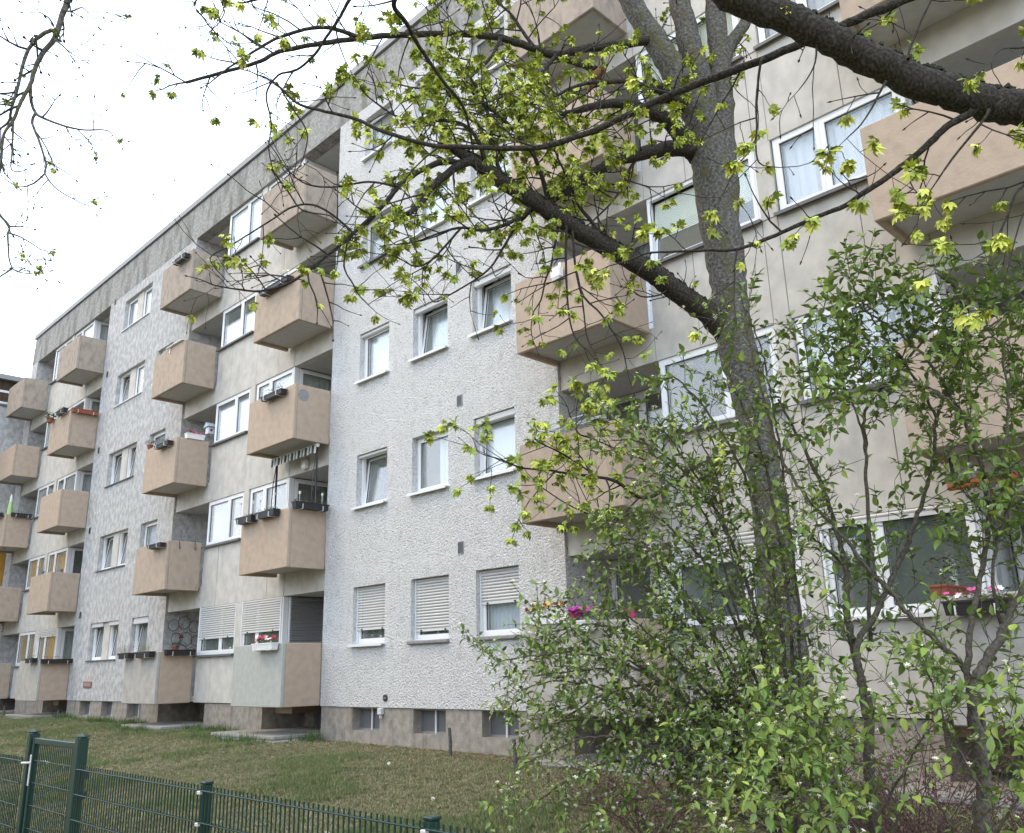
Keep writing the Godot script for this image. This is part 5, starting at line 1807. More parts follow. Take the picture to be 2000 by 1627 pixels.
const LIMBS := [[0,"trunk",0,0,[12.016,-0.194,2.438,0.2182,11.974,0.173,2.462,0.1899,11.916,0.594,2.506,0.1747,11.878,1.066,2.536,0.1707,11.839,1.563,2.574,0.1714,11.821,2.278,2.602,0.1706,11.823,3.116,2.628,0.1701,11.804,3.614,2.67,0.1701,11.787,4.158,2.718,0.1855,11.747,4.592,2.786,0.1929,11.738,5.034,2.828,0.1793,11.752,5.417,2.844,0.1917,11.752,5.945,2.89,0.2104,11.768,6.415,2.917,0.2346,11.792,6.833,2.935,0.2479,11.796,7.136,2.962,0.2218]]
,[0,"limb",0.3,0.15,[11.782,6.773,2.939,0.1815,11.733,7.138,3.025,0.1719,11.666,7.448,3.125,0.1563,11.591,7.761,3.235,0.1461,11.508,8.047,3.35,0.1357,11.412,8.368,3.485,0.1252,11.327,8.66,3.604,0.1203,11.209,9.12,3.779,0.104,11.026,9.789,4.049,0.0761,10.888,10.541,4.289,0.0416]]
,[0,"limb",0.3,0.2,[11.786,6.893,2.946,0.1655,11.79,7.382,2.994,0.145,11.755,7.881,3.084,0.1353,11.731,8.261,3.152,0.125,11.721,8.711,3.215,0.1147,11.712,9.432,3.315,0.0931,11.752,10.373,3.401,0.0533]]
,[0,"limb",0.3,0.2,[11.819,6.832,2.907,0.1652,11.91,7.254,2.859,0.1279,11.941,7.686,2.876,0.1179,11.965,8.126,2.902,0.1133,11.993,8.637,2.934,0.1088,12.087,9.286,2.921,0.0928,12.278,10.218,2.853,0.0532]]
,[0,"limb",0.2,0.2,[11.941,7.686,2.876,0.0842,12.023,7.997,2.829,0.0791,12.106,8.171,2.765,0.0737,12.218,8.372,2.677,0.0627,12.392,8.752,2.549,0.0517,12.585,9.335,2.428,0.029]]
,[0,"limb",0.35,0.35,[11.732,4.57,2.667,0.1474,11.668,4.806,2.912,0.1203,11.589,4.965,3.14,0.1091,11.505,5.096,3.361,0.1058,11.422,5.22,3.579,0.1026,11.337,5.328,3.792,0.0968,11.184,5.48,4.09,0.0911,11.074,5.599,4.333,0.0879,10.966,5.731,4.579,0.0848,10.88,5.845,4.795,0.0793,10.785,5.953,5.018,0.0738,10.692,6.074,5.245,0.066,10.621,6.177,5.442,0.0534,10.565,6.232,5.605,0.0241]]
,[0,"branch",1,0.8,[10.692,6.111,5.429,0.0458,10.652,6.036,5.556,0.041,10.555,5.878,5.704,0.0364,10.488,5.712,5.82,0.0318,10.463,5.56,5.9,0.0273,10.428,5.447,6.005,0.0229]]
,[0,"branch",1,0.3,[10.706,6.096,5.409,0.0337,10.65,6.065,5.553,0.0314,10.572,6.031,5.718,0.0291,10.459,5.92,5.887,0.0269,10.338,5.748,6.038,0.0247,10.298,5.602,6.12,0.0225,10.254,5.468,6.209,0.0204,10.108,5.242,6.363,0.0183,10.01,5.074,6.494,0.0162,9.869,4.877,6.654,0.0142,9.777,4.744,6.793,0.0122,9.668,4.665,6.97,0.0102,9.607,4.649,7.125,0.0083,9.558,4.648,7.275,0.0064]]
,[0,"branch",0.9,1,[11.595,6.906,3.098,0.1107,11.603,6.925,3.212,0.0994,11.601,6.987,3.353,0.0883,11.571,7.052,3.524,0.0773,11.486,7.087,3.737,0.0665,11.441,7.088,3.896,0.056,11.328,7.06,4.111,0.0455,11.174,6.968,4.34,0.0353,11.059,6.875,4.53,0.0252,10.966,6.867,4.733,0.0153]]
,[0,"branch",0.9,1,[11.657,6.753,3.047,0.0991,11.624,6.781,3.216,0.0897,11.528,6.743,3.421,0.0805,11.383,6.644,3.649,0.0714,11.263,6.555,3.857,0.0625,11.138,6.417,4.049,0.0538,11.068,6.313,4.201,0.0452,10.942,6.119,4.37,0.0368,10.862,5.979,4.518,0.0286,10.75,5.853,4.702,0.0204,10.645,5.743,4.886,0.0125]]
,[0,"branch",0.6,0.8,[11.639,7.242,3.045,0.0895,11.59,7.339,3.28,0.0756,11.561,7.423,3.491,0.062,11.516,7.446,3.691,0.0487]]
,[0,"branch",0.8,0.7,[11.687,7.315,3.174,0.0387,11.652,7.295,3.366,0.0348,11.575,7.334,3.623,0.031,11.445,7.351,3.925,0.0273,11.367,7.283,4.139,0.0237,11.306,7.209,4.334,0.0201,11.218,7.096,4.54,0.0167,11.115,6.932,4.74,0.0133,11.027,6.817,4.946,0.01]]
,[0,"branch",0.7,0.28,[11.46,8.184,3.315,0.0571,11.481,8.141,3.415,0.0542,11.287,8.046,3.706,0.0514,11.091,7.952,4.001,0.0486,10.975,7.851,4.212,0.0458,10.886,7.749,4.397,0.0431,10.8,7.753,4.621,0.0405,10.624,7.809,4.957,0.0379,10.457,7.787,5.251,0.0353,10.311,7.733,5.512,0.0328,10.02,7.663,5.911,0.0303,9.844,7.576,6.188,0.0279,9.729,7.482,6.402,0.0255,9.592,7.384,6.635,0.0232,9.473,7.268,6.844,0.0209,9.415,7.127,6.982,0.0186,9.257,6.983,7.218,0.0164,9.029,6.824,7.517,0.0143]]
,[0,"branch",0.3,0.6,[11.249,7.474,4.187,0.0373,11.065,7.624,4.248,0.0378,10.854,7.776,4.336,0.0383]]
,[0,"branch",0.7,0.15,[10.034,7.403,6.317,0.0222,9.926,7.444,6.525,0.0203,9.846,7.417,6.677,0.0184,9.76,7.343,6.815,0.0166,9.647,7.243,6.97,0.0147,9.581,7.132,7.074,0.0129,9.511,7.014,7.179,0.0112,9.415,6.875,7.302,0.0094]]
,[0,"branch",1,1,[10.933,5.756,4.458,0.0303,10.919,5.868,4.623,0.0269,10.962,6.072,4.768,0.0234,10.987,6.272,4.93,0.0201,10.945,6.471,5.158,0.0168,10.888,6.596,5.37,0.0135,10.856,6.67,5.537,0.0103,10.847,6.765,5.689,0.0071]]
,[0,"branch",1,1,[10.869,5.855,4.782,0.0248,10.808,5.693,4.911,0.0217,10.724,5.558,5.074,0.0186,10.619,5.472,5.277,0.0156,10.551,5.455,5.472,0.0127,10.47,5.37,5.652,0.0098,10.387,5.263,5.825,0.007]]
,[0,"branch",1,1,[10.702,6.065,5.254,0.0244,10.747,6.244,5.38,0.0214,10.746,6.392,5.539,0.0184,10.653,6.426,5.743,0.0155,10.526,6.369,5.944,0.0126,10.421,6.401,6.159,0.0097,10.339,6.522,6.387,0.007]]
,[0,"branch",1,1,[10.769,5.968,5.001,0.0247,10.703,6.162,5.104,0.0223,10.686,6.419,5.184,0.0199,10.704,6.675,5.229,0.0175,10.663,6.984,5.354,0.015,10.582,7.199,5.48,0.0126,10.49,7.367,5.599,0.0101,10.362,7.538,5.754,0.0076]]
,[0,"branch",1,1,[10.957,7.661,4.48,0.0241,10.879,7.434,4.611,0.0199,10.78,7.171,4.749,0.0157,10.695,6.961,4.893,0.0116,10.578,6.757,5.073,0.0077]]
,[0,"branch",1,1,[10.707,7.71,5.041,0.0209,10.661,7.464,5.133,0.0181,10.58,7.252,5.273,0.0153,10.508,7.068,5.416,0.0126,10.385,6.961,5.642,0.01,10.282,6.926,5.876,0.0074]]
,[0,"branch",1,1,[10.82,7.728,4.643,0.0214,10.735,7.952,4.746,0.0182,10.665,8.146,4.822,0.0149,10.556,8.344,4.937,0.0116,10.497,8.594,5.025,0.0082]]
,[0,"branch",1,1,[11.131,5.524,4.02,0.023,11.113,5.72,4.206,0.0198,11.084,5.888,4.392,0.0166,11.101,6.1,4.55,0.0135,11.108,6.261,4.697,0.0104,11.143,6.466,4.833,0.0074]]
,[0,"branch",1,0.9,[11.354,6.647,3.672,0.0187,11.284,6.46,3.774,0.0159,11.228,6.243,3.852,0.0132,11.16,6.056,3.952,0.0104,11.035,5.848,4.102,0.0078]]
,[0,"branch",1,0.8,[10.607,5.414,5.522,0.0117,10.513,5.231,5.628,0.0103,10.427,5.073,5.737,0.0088,10.362,5.005,5.861,0.0073,10.296,5.07,6.041,0.0059,10.233,5.064,6.19,0.0045]]
,[0,"branch",0.8,0.12,[10.801,5.81,4.757,0.015,10.717,5.628,4.892,0.0134,10.642,5.401,4.999,0.0119,10.57,5.177,5.105,0.0104,10.499,5.027,5.24,0.0089,10.359,4.86,5.436,0.0075,10.305,4.76,5.575,0.006,10.332,4.793,5.688,0.0046]]
,[0,"branch",1,0.9,[10.582,6.924,5.724,0.0146,10.571,6.79,5.606,0.0129,10.618,6.628,5.42,0.0111,10.71,6.5,5.204,0.0093,10.846,6.485,4.989,0.0075]]
,[0,"branch",0.6,0.12,[10.281,5.149,6.47,0.011,10.229,5.276,6.647,0.0101,10.164,5.339,6.81,0.0092,10.077,5.296,6.953,0.0084,9.973,5.172,7.078,0.0075,9.872,5.049,7.201,0.0066,9.772,4.927,7.324,0.0058,9.675,4.807,7.444,0.005,9.771,4.62,7.346,0.0042]]
,[0,"branch",0.5,0.1,[10.241,5.108,6.493,0.0088,10.183,4.865,6.487,0.0077,10.225,4.705,6.417,0.0066,10.257,4.61,6.384,0.0054,10.322,4.501,6.311,0.0043]]
,[0,"branch",0.6,0.25,[10.354,5.736,6.05,0.0116,10.234,5.743,6.291,0.0101,10.09,5.663,6.517,0.0086,9.966,5.648,6.752,0.0072,9.932,5.737,6.939,0.0058,9.962,5.821,7.061,0.0044]]
,[0,"branch",0.7,0.35,[11.007,5.682,4.501,0.015,11.046,5.547,4.554,0.0128,11.011,5.077,4.544,0.0107,11.01,4.673,4.525,0.0087,11.072,4.445,4.517,0.0067,11.186,4.302,4.493,0.0047]]
,[0,"branch",0.7,0.35,[11.042,5.632,4.446,0.015,11.069,5.508,4.485,0.0129,11.066,5.153,4.461,0.0108,11.097,4.861,4.428,0.0087,11.102,4.518,4.4,0.0067,11.157,4.373,4.403,0.0048]]
,[0,"branch",0.7,0.35,[11.09,5.136,4.489,0.0122,11.125,4.88,4.437,0.0107,11.233,4.709,4.348,0.0091,11.307,4.541,4.294,0.0076,11.378,4.338,4.228,0.0062,11.4,4.113,4.203,0.0047]]
,[0,"branch",0.6,0.3,[10.945,5.66,4.553,0.0125,10.874,5.28,4.586,0.0109,10.84,5.076,4.654,0.0093,10.823,4.87,4.704,0.0078,10.796,4.724,4.788,0.0062,10.799,4.551,4.832,0.0048]]
,[0,"branch",0.5,0.3,[11.488,5.141,3.509,0.0102,11.439,5.039,3.626,0.0089,11.367,4.987,3.787,0.0075,11.346,4.998,3.922,0.0062,11.358,5.073,4.051,0.0049]]
,[0,"branch",0.6,0.8,[11.943,3.38,2.778,0.0247,11.817,3.453,3.112,0.0224,11.519,3.252,3.504,0.0202,11.257,3.0,3.84,0.0181,11.167,3.123,4.16,0.016,11.13,3.142,4.383,0.014,11.011,3.158,4.687,0.012,10.972,3.166,4.908,0.0101,10.924,3.156,5.131,0.0082,10.901,3.199,5.351,0.0064]]
,[0,"branch",0.6,0.9,[11.124,3.144,4.374,0.0092,11.024,3.317,4.691,0.0075,10.947,3.415,4.953,0.0059,11.012,3.441,5.046,0.0044]]
,[0,"branch",0.6,0.9,[11.349,3.319,3.928,0.0094,11.252,3.399,4.241,0.0081,11.199,3.462,4.503,0.0068,11.198,3.481,4.695,0.0056,11.256,3.607,4.873,0.0044]]
,[0,"branch",0.6,0.9,[11.205,2.869,3.887,0.0094,11.012,2.813,4.239,0.0081,10.985,2.853,4.466,0.0068,10.967,2.917,4.693,0.0056,10.936,3.031,4.954,0.0044]]
,[1,"trunk",0,0,[14.553,-2.321,3.138,0.2097,14.974,-0.171,3.599,0.1957,15.335,1.71,4.01,0.1789,15.576,3.054,4.321,0.165,15.737,4.13,4.601,0.151,15.899,5.207,4.881,0.1258,16.12,6.552,5.212,0.0839]]
,[1,"limb",0.5,0.35,[15.693,3.831,4.45,0.1356,15.498,4.156,4.802,0.1267,15.282,4.331,5.114,0.1122,15.061,4.387,5.382,0.0922,14.951,4.399,5.523,0.0905,14.849,4.443,5.668,0.0887,14.713,4.509,5.856,0.0884,14.583,4.593,6.046,0.0853,14.456,4.687,6.236,0.0822,14.331,4.785,6.426,0.0805,14.203,4.864,6.612,0.0789,14.095,4.941,6.776,0.0759,13.961,5.069,6.988,0.0729,13.794,5.295,7.273,0.0538,13.645,5.597,7.57,0.0294]]
,[1,"branch",0.7,0.45,[15.895,5.023,4.957,0.0301,15.628,5.089,5.19,0.0294,15.338,5.157,5.447,0.0286,15.024,5.145,5.695,0.0279,14.712,5.022,5.894,0.0271,14.587,4.997,5.95,0.0263,14.473,4.979,5.997,0.0255,14.281,4.921,6.105,0.0246,14.029,4.83,6.259,0.0238,13.806,4.77,6.397,0.0229,13.759,4.783,6.391,0.022,13.521,4.709,6.537,0.0211,13.312,4.633,6.655,0.0202,13.179,4.596,6.714,0.0193,13.009,4.56,6.809,0.0183,12.854,4.543,6.897,0.0173,12.68,4.566,7.02,0.0163,12.471,4.605,7.184,0.0153,12.333,4.638,7.276,0.0143,12.188,4.709,7.391,0.0133,12.046,4.795,7.508,0.0122,11.933,4.885,7.598,0.0111,11.755,4.969,7.75,0.01,11.635,5.041,7.84,0.0089,11.542,5.178,7.929,0.0078,11.457,5.261,7.989,0.0067]]
,[1,"branch",0.9,0.9,[14.911,4.326,5.721,0.0217,14.878,4.299,5.709,0.0206,14.765,4.243,5.763,0.0195,14.663,4.164,5.798,0.0184,14.556,4.087,5.839,0.0173,14.434,4.01,5.894,0.0162,14.335,3.958,5.936,0.0151,14.25,3.911,5.967,0.0139,14.116,3.867,6.048,0.0128,13.961,3.804,6.141,0.0116,13.808,3.749,6.237,0.0104,13.715,3.738,6.29,0.0092,13.618,3.751,6.358,0.008,13.466,3.759,6.477,0.0068,13.349,3.765,6.562,0.0056,13.247,3.736,6.617,0.0044]]
,[1,"branch",0.8,0.5,[14.964,4.268,5.718,0.0094,14.954,4.2,5.773,0.0076,14.802,3.973,5.905,0.0059,14.738,3.843,5.988,0.0042,14.686,3.725,6.065,0.0026]]
,[1,"branch",0.7,0.5,[14.714,4.568,6.016,0.0081,14.71,4.62,5.986,0.0072,14.776,4.794,5.936,0.0062,14.841,4.947,5.88,0.0052,14.929,5.133,5.813,0.0042]]
,[1,"branch",0.9,0.9,[14.604,4.455,6.078,0.0081,14.603,4.415,6.118,0.0067,14.549,4.285,6.174,0.0053,14.498,4.175,6.234,0.004,14.433,4.075,6.313,0.0026]]
,[1,"branch",0.6,0.1,[14.382,4.716,6.332,0.0068,14.381,4.673,6.352,0.0058,14.363,4.565,6.362,0.0047,14.33,4.474,6.395,0.0037,14.288,4.393,6.439,0.0027]]
,[1,"branch",0.9,0.8,[14.056,4.783,6.316,0.0087,14.053,4.742,6.346,0.0075,14.003,4.522,6.349,0.0063,13.965,4.295,6.339,0.0051,13.88,4.15,6.407,0.0039,13.815,4.006,6.457,0.0028]]
,[1,"branch",0.8,0.6,[13.969,4.289,6.347,0.0057,13.989,4.13,6.372,0.0042,14.086,4.062,6.358,0.0027]]
,[1,"branch",0.9,0.9,[15.27,4.192,5.384,0.0107,15.168,4.013,5.484,0.0093,15.032,3.836,5.621,0.0079,15.005,3.771,5.694,0.0065,14.937,3.597,5.763,0.0051,14.885,3.472,5.838,0.0038,14.834,3.399,5.932,0.0025]]
,[1,"branch",0.9,0.8,[15.323,4.725,5.402,0.0082,15.241,4.641,5.522,0.0068,15.166,4.577,5.644,0.0054,15.098,4.54,5.77,0.004,15.062,4.47,5.85,0.0026]]
,[1,"branch",0.9,0.9,[15.199,4.086,5.557,0.0079,15.136,3.87,5.641,0.0064,15.058,3.662,5.743,0.0051,15.017,3.53,5.841,0.0037,14.918,3.215,5.919,0.0025]]
,[1,"branch",0.8,0.3,[14.275,5.08,6.587,0.0192,13.84,5.256,6.885,0.0183,13.261,5.356,7.295,0.0174,12.758,5.452,7.628,0.0164,12.458,5.391,7.695,0.0153,12.384,5.366,7.553,0.0142,12.32,5.307,7.387,0.0129,12.284,5.203,7.175,0.0116,12.252,5.128,6.97,0.0102,12.162,5.071,6.83,0.0087,12.056,4.976,6.692,0.0071]]
,[1,"branch",0.8,0.25,[12.223,5.878,7.482,0.0133,12.043,5.886,7.597,0.0125,11.893,5.795,7.642,0.0117,11.797,5.728,7.643,0.0109,11.665,5.625,7.665,0.01,11.551,5.546,7.68,0.0091,11.411,5.483,7.726,0.0083,11.276,5.48,7.791,0.0074,11.154,5.383,7.806,0.0065,11.101,5.223,7.727,0.0055,11.013,5.078,7.688,0.0046,10.963,4.929,7.61,0.0036]]
,[1,"branch",0.8,0.2,[12.394,5.905,7.323,0.01,11.86,5.967,7.794,0.0091,11.414,5.927,8.137,0.0083,11.294,6.073,8.231,0.0074,11.06,5.914,8.315,0.0064,11.029,5.841,8.232,0.0055,11.007,5.806,8.155,0.0045,11.003,5.777,8.064,0.0036]]
,[1,"branch",0.7,0.2,[11.347,5.993,8.105,0.0069,11.19,5.922,8.182,0.0058,11.15,5.864,8.149,0.0047,11.073,5.812,8.155,0.0035]]
,[1,"branch",0.8,0.3,[11.829,6.0,7.776,0.0102,11.559,5.928,7.916,0.0086,11.347,5.917,8.024,0.0069,11.19,5.943,8.093,0.0053]]
,[1,"branch",0.8,0.3,[10.958,4.965,7.63,0.0073,10.963,4.85,7.504,0.0064,10.969,4.732,7.377,0.0055,11.053,4.718,7.215,0.0046,11.039,4.713,7.153,0.0037]]
,[1,"branch",0.8,0.3,[11.195,5.49,7.757,0.0071,11.206,5.337,7.634,0.006,11.217,5.182,7.51,0.0048,11.132,5.029,7.483,0.0036]]
,[2,"trunk",0,0,[6.555,-1.977,8.718,0.2475,7.263,0.945,9.211,0.2284,7.889,3.502,9.636,0.2094,8.46,5.692,9.965,0.1828,8.949,7.517,10.226,0.1523,9.465,9.341,10.46,0.0952]]
,[2,"limb",0.3,0.05,[8.817,6.525,10.098,0.1124,9.316,6.993,9.898,0.0953,9.798,7.13,9.577,0.0784,10.179,6.845,9.186,0.062,10.301,6.297,8.944,0.0458,10.34,6.037,8.901,0.0301]]
,[2,"branch",0.8,0.15,[10.34,6.037,8.901,0.0212,10.305,5.873,8.92,0.0197,10.286,5.738,8.935,0.0182,10.231,5.605,8.986,0.0167,10.204,5.472,9.01,0.0152,10.203,5.363,9.019,0.0137,10.17,5.234,9.05,0.0123,10.142,5.092,9.071,0.0109,10.111,4.978,9.106,0.0094,10.082,4.741,9.089,0.008,10.041,4.537,9.097,0.0067]]
,[2,"branch",0.8,0.15,[10.322,5.746,8.947,0.0157,10.329,5.751,8.973,0.0144,10.264,5.679,9.04,0.0131,10.204,5.543,9.075,0.0118,10.152,5.345,9.077,0.0105,10.11,5.188,9.086,0.0093,10.096,5.09,9.091,0.008,10.018,5.008,9.166,0.0068]]
,[2,"branch",0.8,0.2,[10.178,5.38,9.013,0.0121,10.187,5.252,8.994,0.0108,10.22,5.161,8.965,0.0095,10.284,5.105,8.922,0.0083,10.399,5.035,8.821,0.007,10.509,4.992,8.736,0.0058,10.631,4.971,8.648,0.0045,10.685,4.917,8.615,0.0033]]
,[2,"branch",0.8,0.2,[10.213,5.165,8.964,0.0103,10.207,5.088,8.975,0.0091,10.239,4.951,8.924,0.0079,10.263,4.792,8.872,0.0068,10.27,4.72,8.872,0.0056,10.327,4.607,8.806,0.0045,10.437,4.507,8.693,0.0033]]
,[2,"branch",0.8,0.2,[10.22,4.748,8.86,0.0068,10.187,4.67,8.909,0.0056,10.147,4.631,8.982,0.0045,10.129,4.663,9.062,0.0033]]
,[2,"branch",0.8,0.15,[10.147,5.089,9.072,0.0068,10.137,4.893,9.051,0.0056,10.137,4.745,9.038,0.0045,10.21,4.708,9.0,0.0033]]
,[2,"branch",0.8,0.2,[10.041,4.537,9.097,0.01,10.076,4.43,9.048,0.0086,10.123,4.348,8.997,0.0073,10.121,4.265,8.995,0.0059,10.121,4.069,8.944,0.0046,10.231,4.021,8.845,0.0033]]
,[2,"branch",0.8,0.2,[10.066,4.33,8.988,0.0067,10.178,4.268,8.925,0.005,10.295,4.171,8.843,0.0033]]
,[2,"branch",0.8,0.2,[10.09,4.082,8.937,0.0066,10.049,4.022,8.989,0.0049,10.022,3.981,9.036,0.0033]]
,[2,"branch",0.9,0.25,[10.446,5.858,8.942,0.0069,10.513,5.825,8.912,0.0057,10.597,5.822,8.876,0.0045,10.649,5.763,8.849,0.0034]]
,[2,"branch",0.9,0.2,[10.357,5.677,8.957,0.0069,10.441,5.584,8.909,0.0051,10.515,5.505,8.877,0.0034]]
,[2,"branch",0.9,0.1,[10.376,5.76,8.973,0.0069,10.41,5.774,9.017,0.0051,10.429,5.771,9.07,0.0034]]
,[10,"stem",0.8,0.5,[13.547,-0.084,5.196,0.0356,13.682,0.666,5.317,0.0331,13.704,0.96,5.361,0.0306,13.755,1.259,5.38,0.028,13.742,1.393,5.394,0.0254,13.731,1.543,5.413,0.0228,13.735,1.77,5.449,0.0201,13.767,2.016,5.464,0.0173,13.759,2.194,5.492,0.0145,13.744,2.454,5.56,0.0117,13.689,2.756,5.684,0.0089,13.638,2.988,5.776,0.0059]]
,[10,"stem",0.8,0.5,[13.737,1.225,5.397,0.0196,13.759,1.44,5.442,0.0186,13.781,1.61,5.47,0.0177,13.849,1.723,5.426,0.0167,13.923,1.857,5.387,0.0158,14.001,2.006,5.35,0.0148,14.06,2.116,5.315,0.0138,14.119,2.253,5.292,0.0128,14.193,2.427,5.269,0.0119,14.256,2.597,5.255,0.0109,14.313,2.821,5.269,0.0099,14.401,3.0,5.235,0.0089,14.497,3.189,5.195,0.0079,14.586,3.289,5.126,0.0069,14.714,3.402,5.025,0.0058]]
,[10,"stem",0.8,0.5,[14.065,-0.028,4.999,0.0183,14.142,0.465,5.062,0.0175,14.263,1.224,5.189,0.0166,14.24,1.464,5.247,0.0157,14.153,1.603,5.327,0.0148,14.059,1.752,5.419,0.0138,13.994,1.89,5.477,0.0129,13.921,2.003,5.533,0.0119,13.836,2.201,5.635,0.0109,13.751,2.344,5.715,0.0099,13.684,2.495,5.78,0.0088,13.641,2.63,5.815,0.0078,13.615,2.909,5.892,0.0067,13.605,3.206,5.962,0.0056,13.598,3.421,5.993,0.0045]]
,[10,"stem",0.8,0.6,[14.098,0.008,5.128,0.0435,14.208,0.713,5.283,0.0406,14.243,0.846,5.278,0.0376,14.271,1.047,5.308,0.0346,14.282,1.253,5.357,0.0316,14.318,1.407,5.36,0.0286,14.383,1.518,5.316,0.0255,14.454,1.638,5.27,0.0224,14.511,1.763,5.241,0.0193,14.576,1.869,5.195,0.0162,14.681,2.111,5.165,0.0131,14.781,2.496,5.199,0.0099,14.801,2.862,5.304,0.0067]]
,[10,"stem",0.8,0.8,[14.269,1.251,5.32,0.0183,14.279,1.457,5.329,0.0169,14.345,1.738,5.314,0.0154,14.425,1.997,5.275,0.0139,14.5,2.315,5.265,0.0124,14.499,2.641,5.335,0.0108,14.447,2.922,5.436,0.0093,14.377,3.127,5.524,0.0076,14.273,3.282,5.625,0.006,14.161,3.412,5.724,0.0043]]
,[10,"stem",0.8,0.8,[13.803,1.629,5.35,0.0114,13.946,2.32,5.491,0.0105,14.012,2.644,5.558,0.0096,14.061,2.863,5.599,0.0087,14.209,3.035,5.523,0.0079,14.317,3.164,5.468,0.007,14.471,3.346,5.39,0.0061,14.602,3.479,5.314,0.0052,14.701,3.559,5.249,0.0043]]
,[10,"stem",0.8,0.9,[14.012,2.644,5.558,0.0071,14.029,2.858,5.666,0.006,14.015,3.016,5.78,0.0049,14.01,3.117,5.864,0.0039,13.992,3.164,5.937,0.0028]]
,[10,"stem",0.8,0.9,[14.327,2.81,5.313,0.0086,14.311,2.959,5.419,0.0074,14.275,3.119,5.55,0.0062,14.232,3.251,5.675,0.0051,14.21,3.38,5.78,0.0039,14.192,3.482,5.868,0.0028]]
,[10,"stem",0.8,0.9,[14.418,2.983,5.294,0.0086,14.468,3.153,5.313,0.0071,14.479,3.29,5.359,0.0057,14.469,3.429,5.425,0.0043,14.39,3.528,5.545,0.0029]]
,[10,"stem",0.8,0.9,[14.555,2.285,5.46,0.0092,14.66,2.539,5.429,0.0079,14.73,2.796,5.436,0.0066,14.757,3.032,5.476,0.0053,14.849,3.215,5.431,0.004,14.935,3.375,5.382,0.0027]]
,[10,"stem",0.8,0.9,[14.427,1.639,5.176,0.0107,14.47,1.939,5.292,0.0087,14.572,2.19,5.33,0.0066,14.686,2.411,5.344,0.0046,14.825,2.579,5.312,0.0026]]
,[10,"stem",0.8,0.9,[14.536,2.612,5.465,0.0067,14.508,2.774,5.53,0.0059,14.43,2.886,5.624,0.0051,14.314,2.922,5.724,0.0043,14.186,2.906,5.815,0.0035,14.076,2.889,5.888,0.0027]]
,[10,"stem",0.8,0.9,[14.518,3.165,5.269,0.0071,14.637,3.218,5.222,0.0057,14.733,3.149,5.148,0.0042,14.833,3.107,5.079,0.0028]]
,[10,"stem",0.8,0.7,[13.747,2.02,5.419,0.0073,13.673,2.17,5.554,0.0058,13.603,2.229,5.647,0.0044,13.548,2.259,5.714,0.0029]]
,[10,"stem",0.8,1.0,[13.785,0.981,5.543,0.008,13.769,1.049,5.77,0.0065,13.763,1.163,6.006,0.0051,13.778,1.271,6.219,0.0037,13.781,1.304,6.413,0.0025]]
,[10,"stem",0.8,0.6,[13.843,0.73,5.676,0.009,13.976,0.895,5.759,0.0072,14.127,1.072,5.828,0.0055,14.225,1.174,5.919,0.0039,14.326,1.225,5.987,0.0025]]
,[10,"stem",0.8,1.0,[14.342,0.97,5.573,0.0085,14.461,1.096,5.653,0.0063,14.574,1.194,5.728,0.0043,14.683,1.288,5.804,0.0025]]
,[10,"stem",0.8,1.0,[14.294,0.867,5.431,0.0087,14.24,1.049,5.486,0.0073,14.199,1.192,5.512,0.0058,14.182,1.363,5.526,0.0042,14.135,1.489,5.55,0.0026]]
,[10,"stem",0.8,1.0,[14.396,0.729,5.714,0.0081,14.494,0.851,5.764,0.0061,14.59,0.968,5.815,0.0041,14.679,1.061,5.862,0.0025]]
,[10,"stem",0.8,1.0,[13.806,0.297,5.682,0.01,13.832,0.681,5.961,0.0079,13.829,0.842,6.176,0.0059,13.815,0.929,6.373,0.0041,13.773,0.948,6.569,0.0025]]
,[10,"stem",0.8,0.5,[13.806,0.297,5.682,0.01,13.975,0.7,5.827,0.0073,14.091,0.879,5.931,0.0048,14.188,1.051,6.052,0.0025]]
,[10,"stem",0.8,0.45,[14.182,0.079,5.367,0.0098,14.236,0.621,5.682,0.0071,14.269,0.823,5.879,0.0046,14.282,0.93,6.056,0.0025]]
,[11,"stem",0.8,1,[13.007,-0.213,5.093,0.0156,13.022,0.33,5.117,0.0145,12.958,0.724,5.158,0.0133,12.783,1.048,5.281,0.012,12.566,1.327,5.427,0.0106,12.297,1.523,5.591,0.0092,11.994,1.614,5.745,0.0077,11.708,1.605,5.842,0.0061,11.408,1.573,5.942,0.0045]]
,[11,"stem",0.8,1,[13.007,-0.213,5.093,0.0134,13.004,0.323,5.084,0.0124,12.926,0.836,5.141,0.0113,12.73,1.26,5.279,0.0101,12.474,1.582,5.434,0.0088,12.197,1.756,5.549,0.0075,11.93,1.802,5.603,0.0061,11.647,1.71,5.615,0.0045]]
,[11,"stem",0.8,1,[13.007,-0.213,5.093,0.0134,13.012,0.326,5.099,0.0123,12.978,0.899,5.158,0.0112,12.835,1.415,5.301,0.01,12.629,1.802,5.454,0.0088,12.404,2.044,5.566,0.0074,12.209,2.127,5.585,0.006,12.028,2.076,5.534,0.0045]]
,[11,"stem",0.8,1,[13.007,-0.213,5.093,0.0145,13.028,0.333,5.128,0.0133,13.067,0.964,5.18,0.0119,13.007,1.567,5.318,0.0106,12.896,2.072,5.467,0.0091,12.727,2.343,5.578,0.0076,12.547,2.495,5.651,0.006,12.351,2.485,5.674,0.0043]]
,[11,"stem",0.8,1,[13.007,-0.213,5.093,0.0145,13.05,0.342,5.167,0.0134,13.151,1.06,5.251,0.0122,13.157,1.653,5.378,0.0109,13.113,2.235,5.549,0.0097,13.006,2.556,5.676,0.0083,12.855,2.794,5.814,0.007,12.695,2.911,5.91,0.0056,12.546,2.934,5.957,0.0042]]
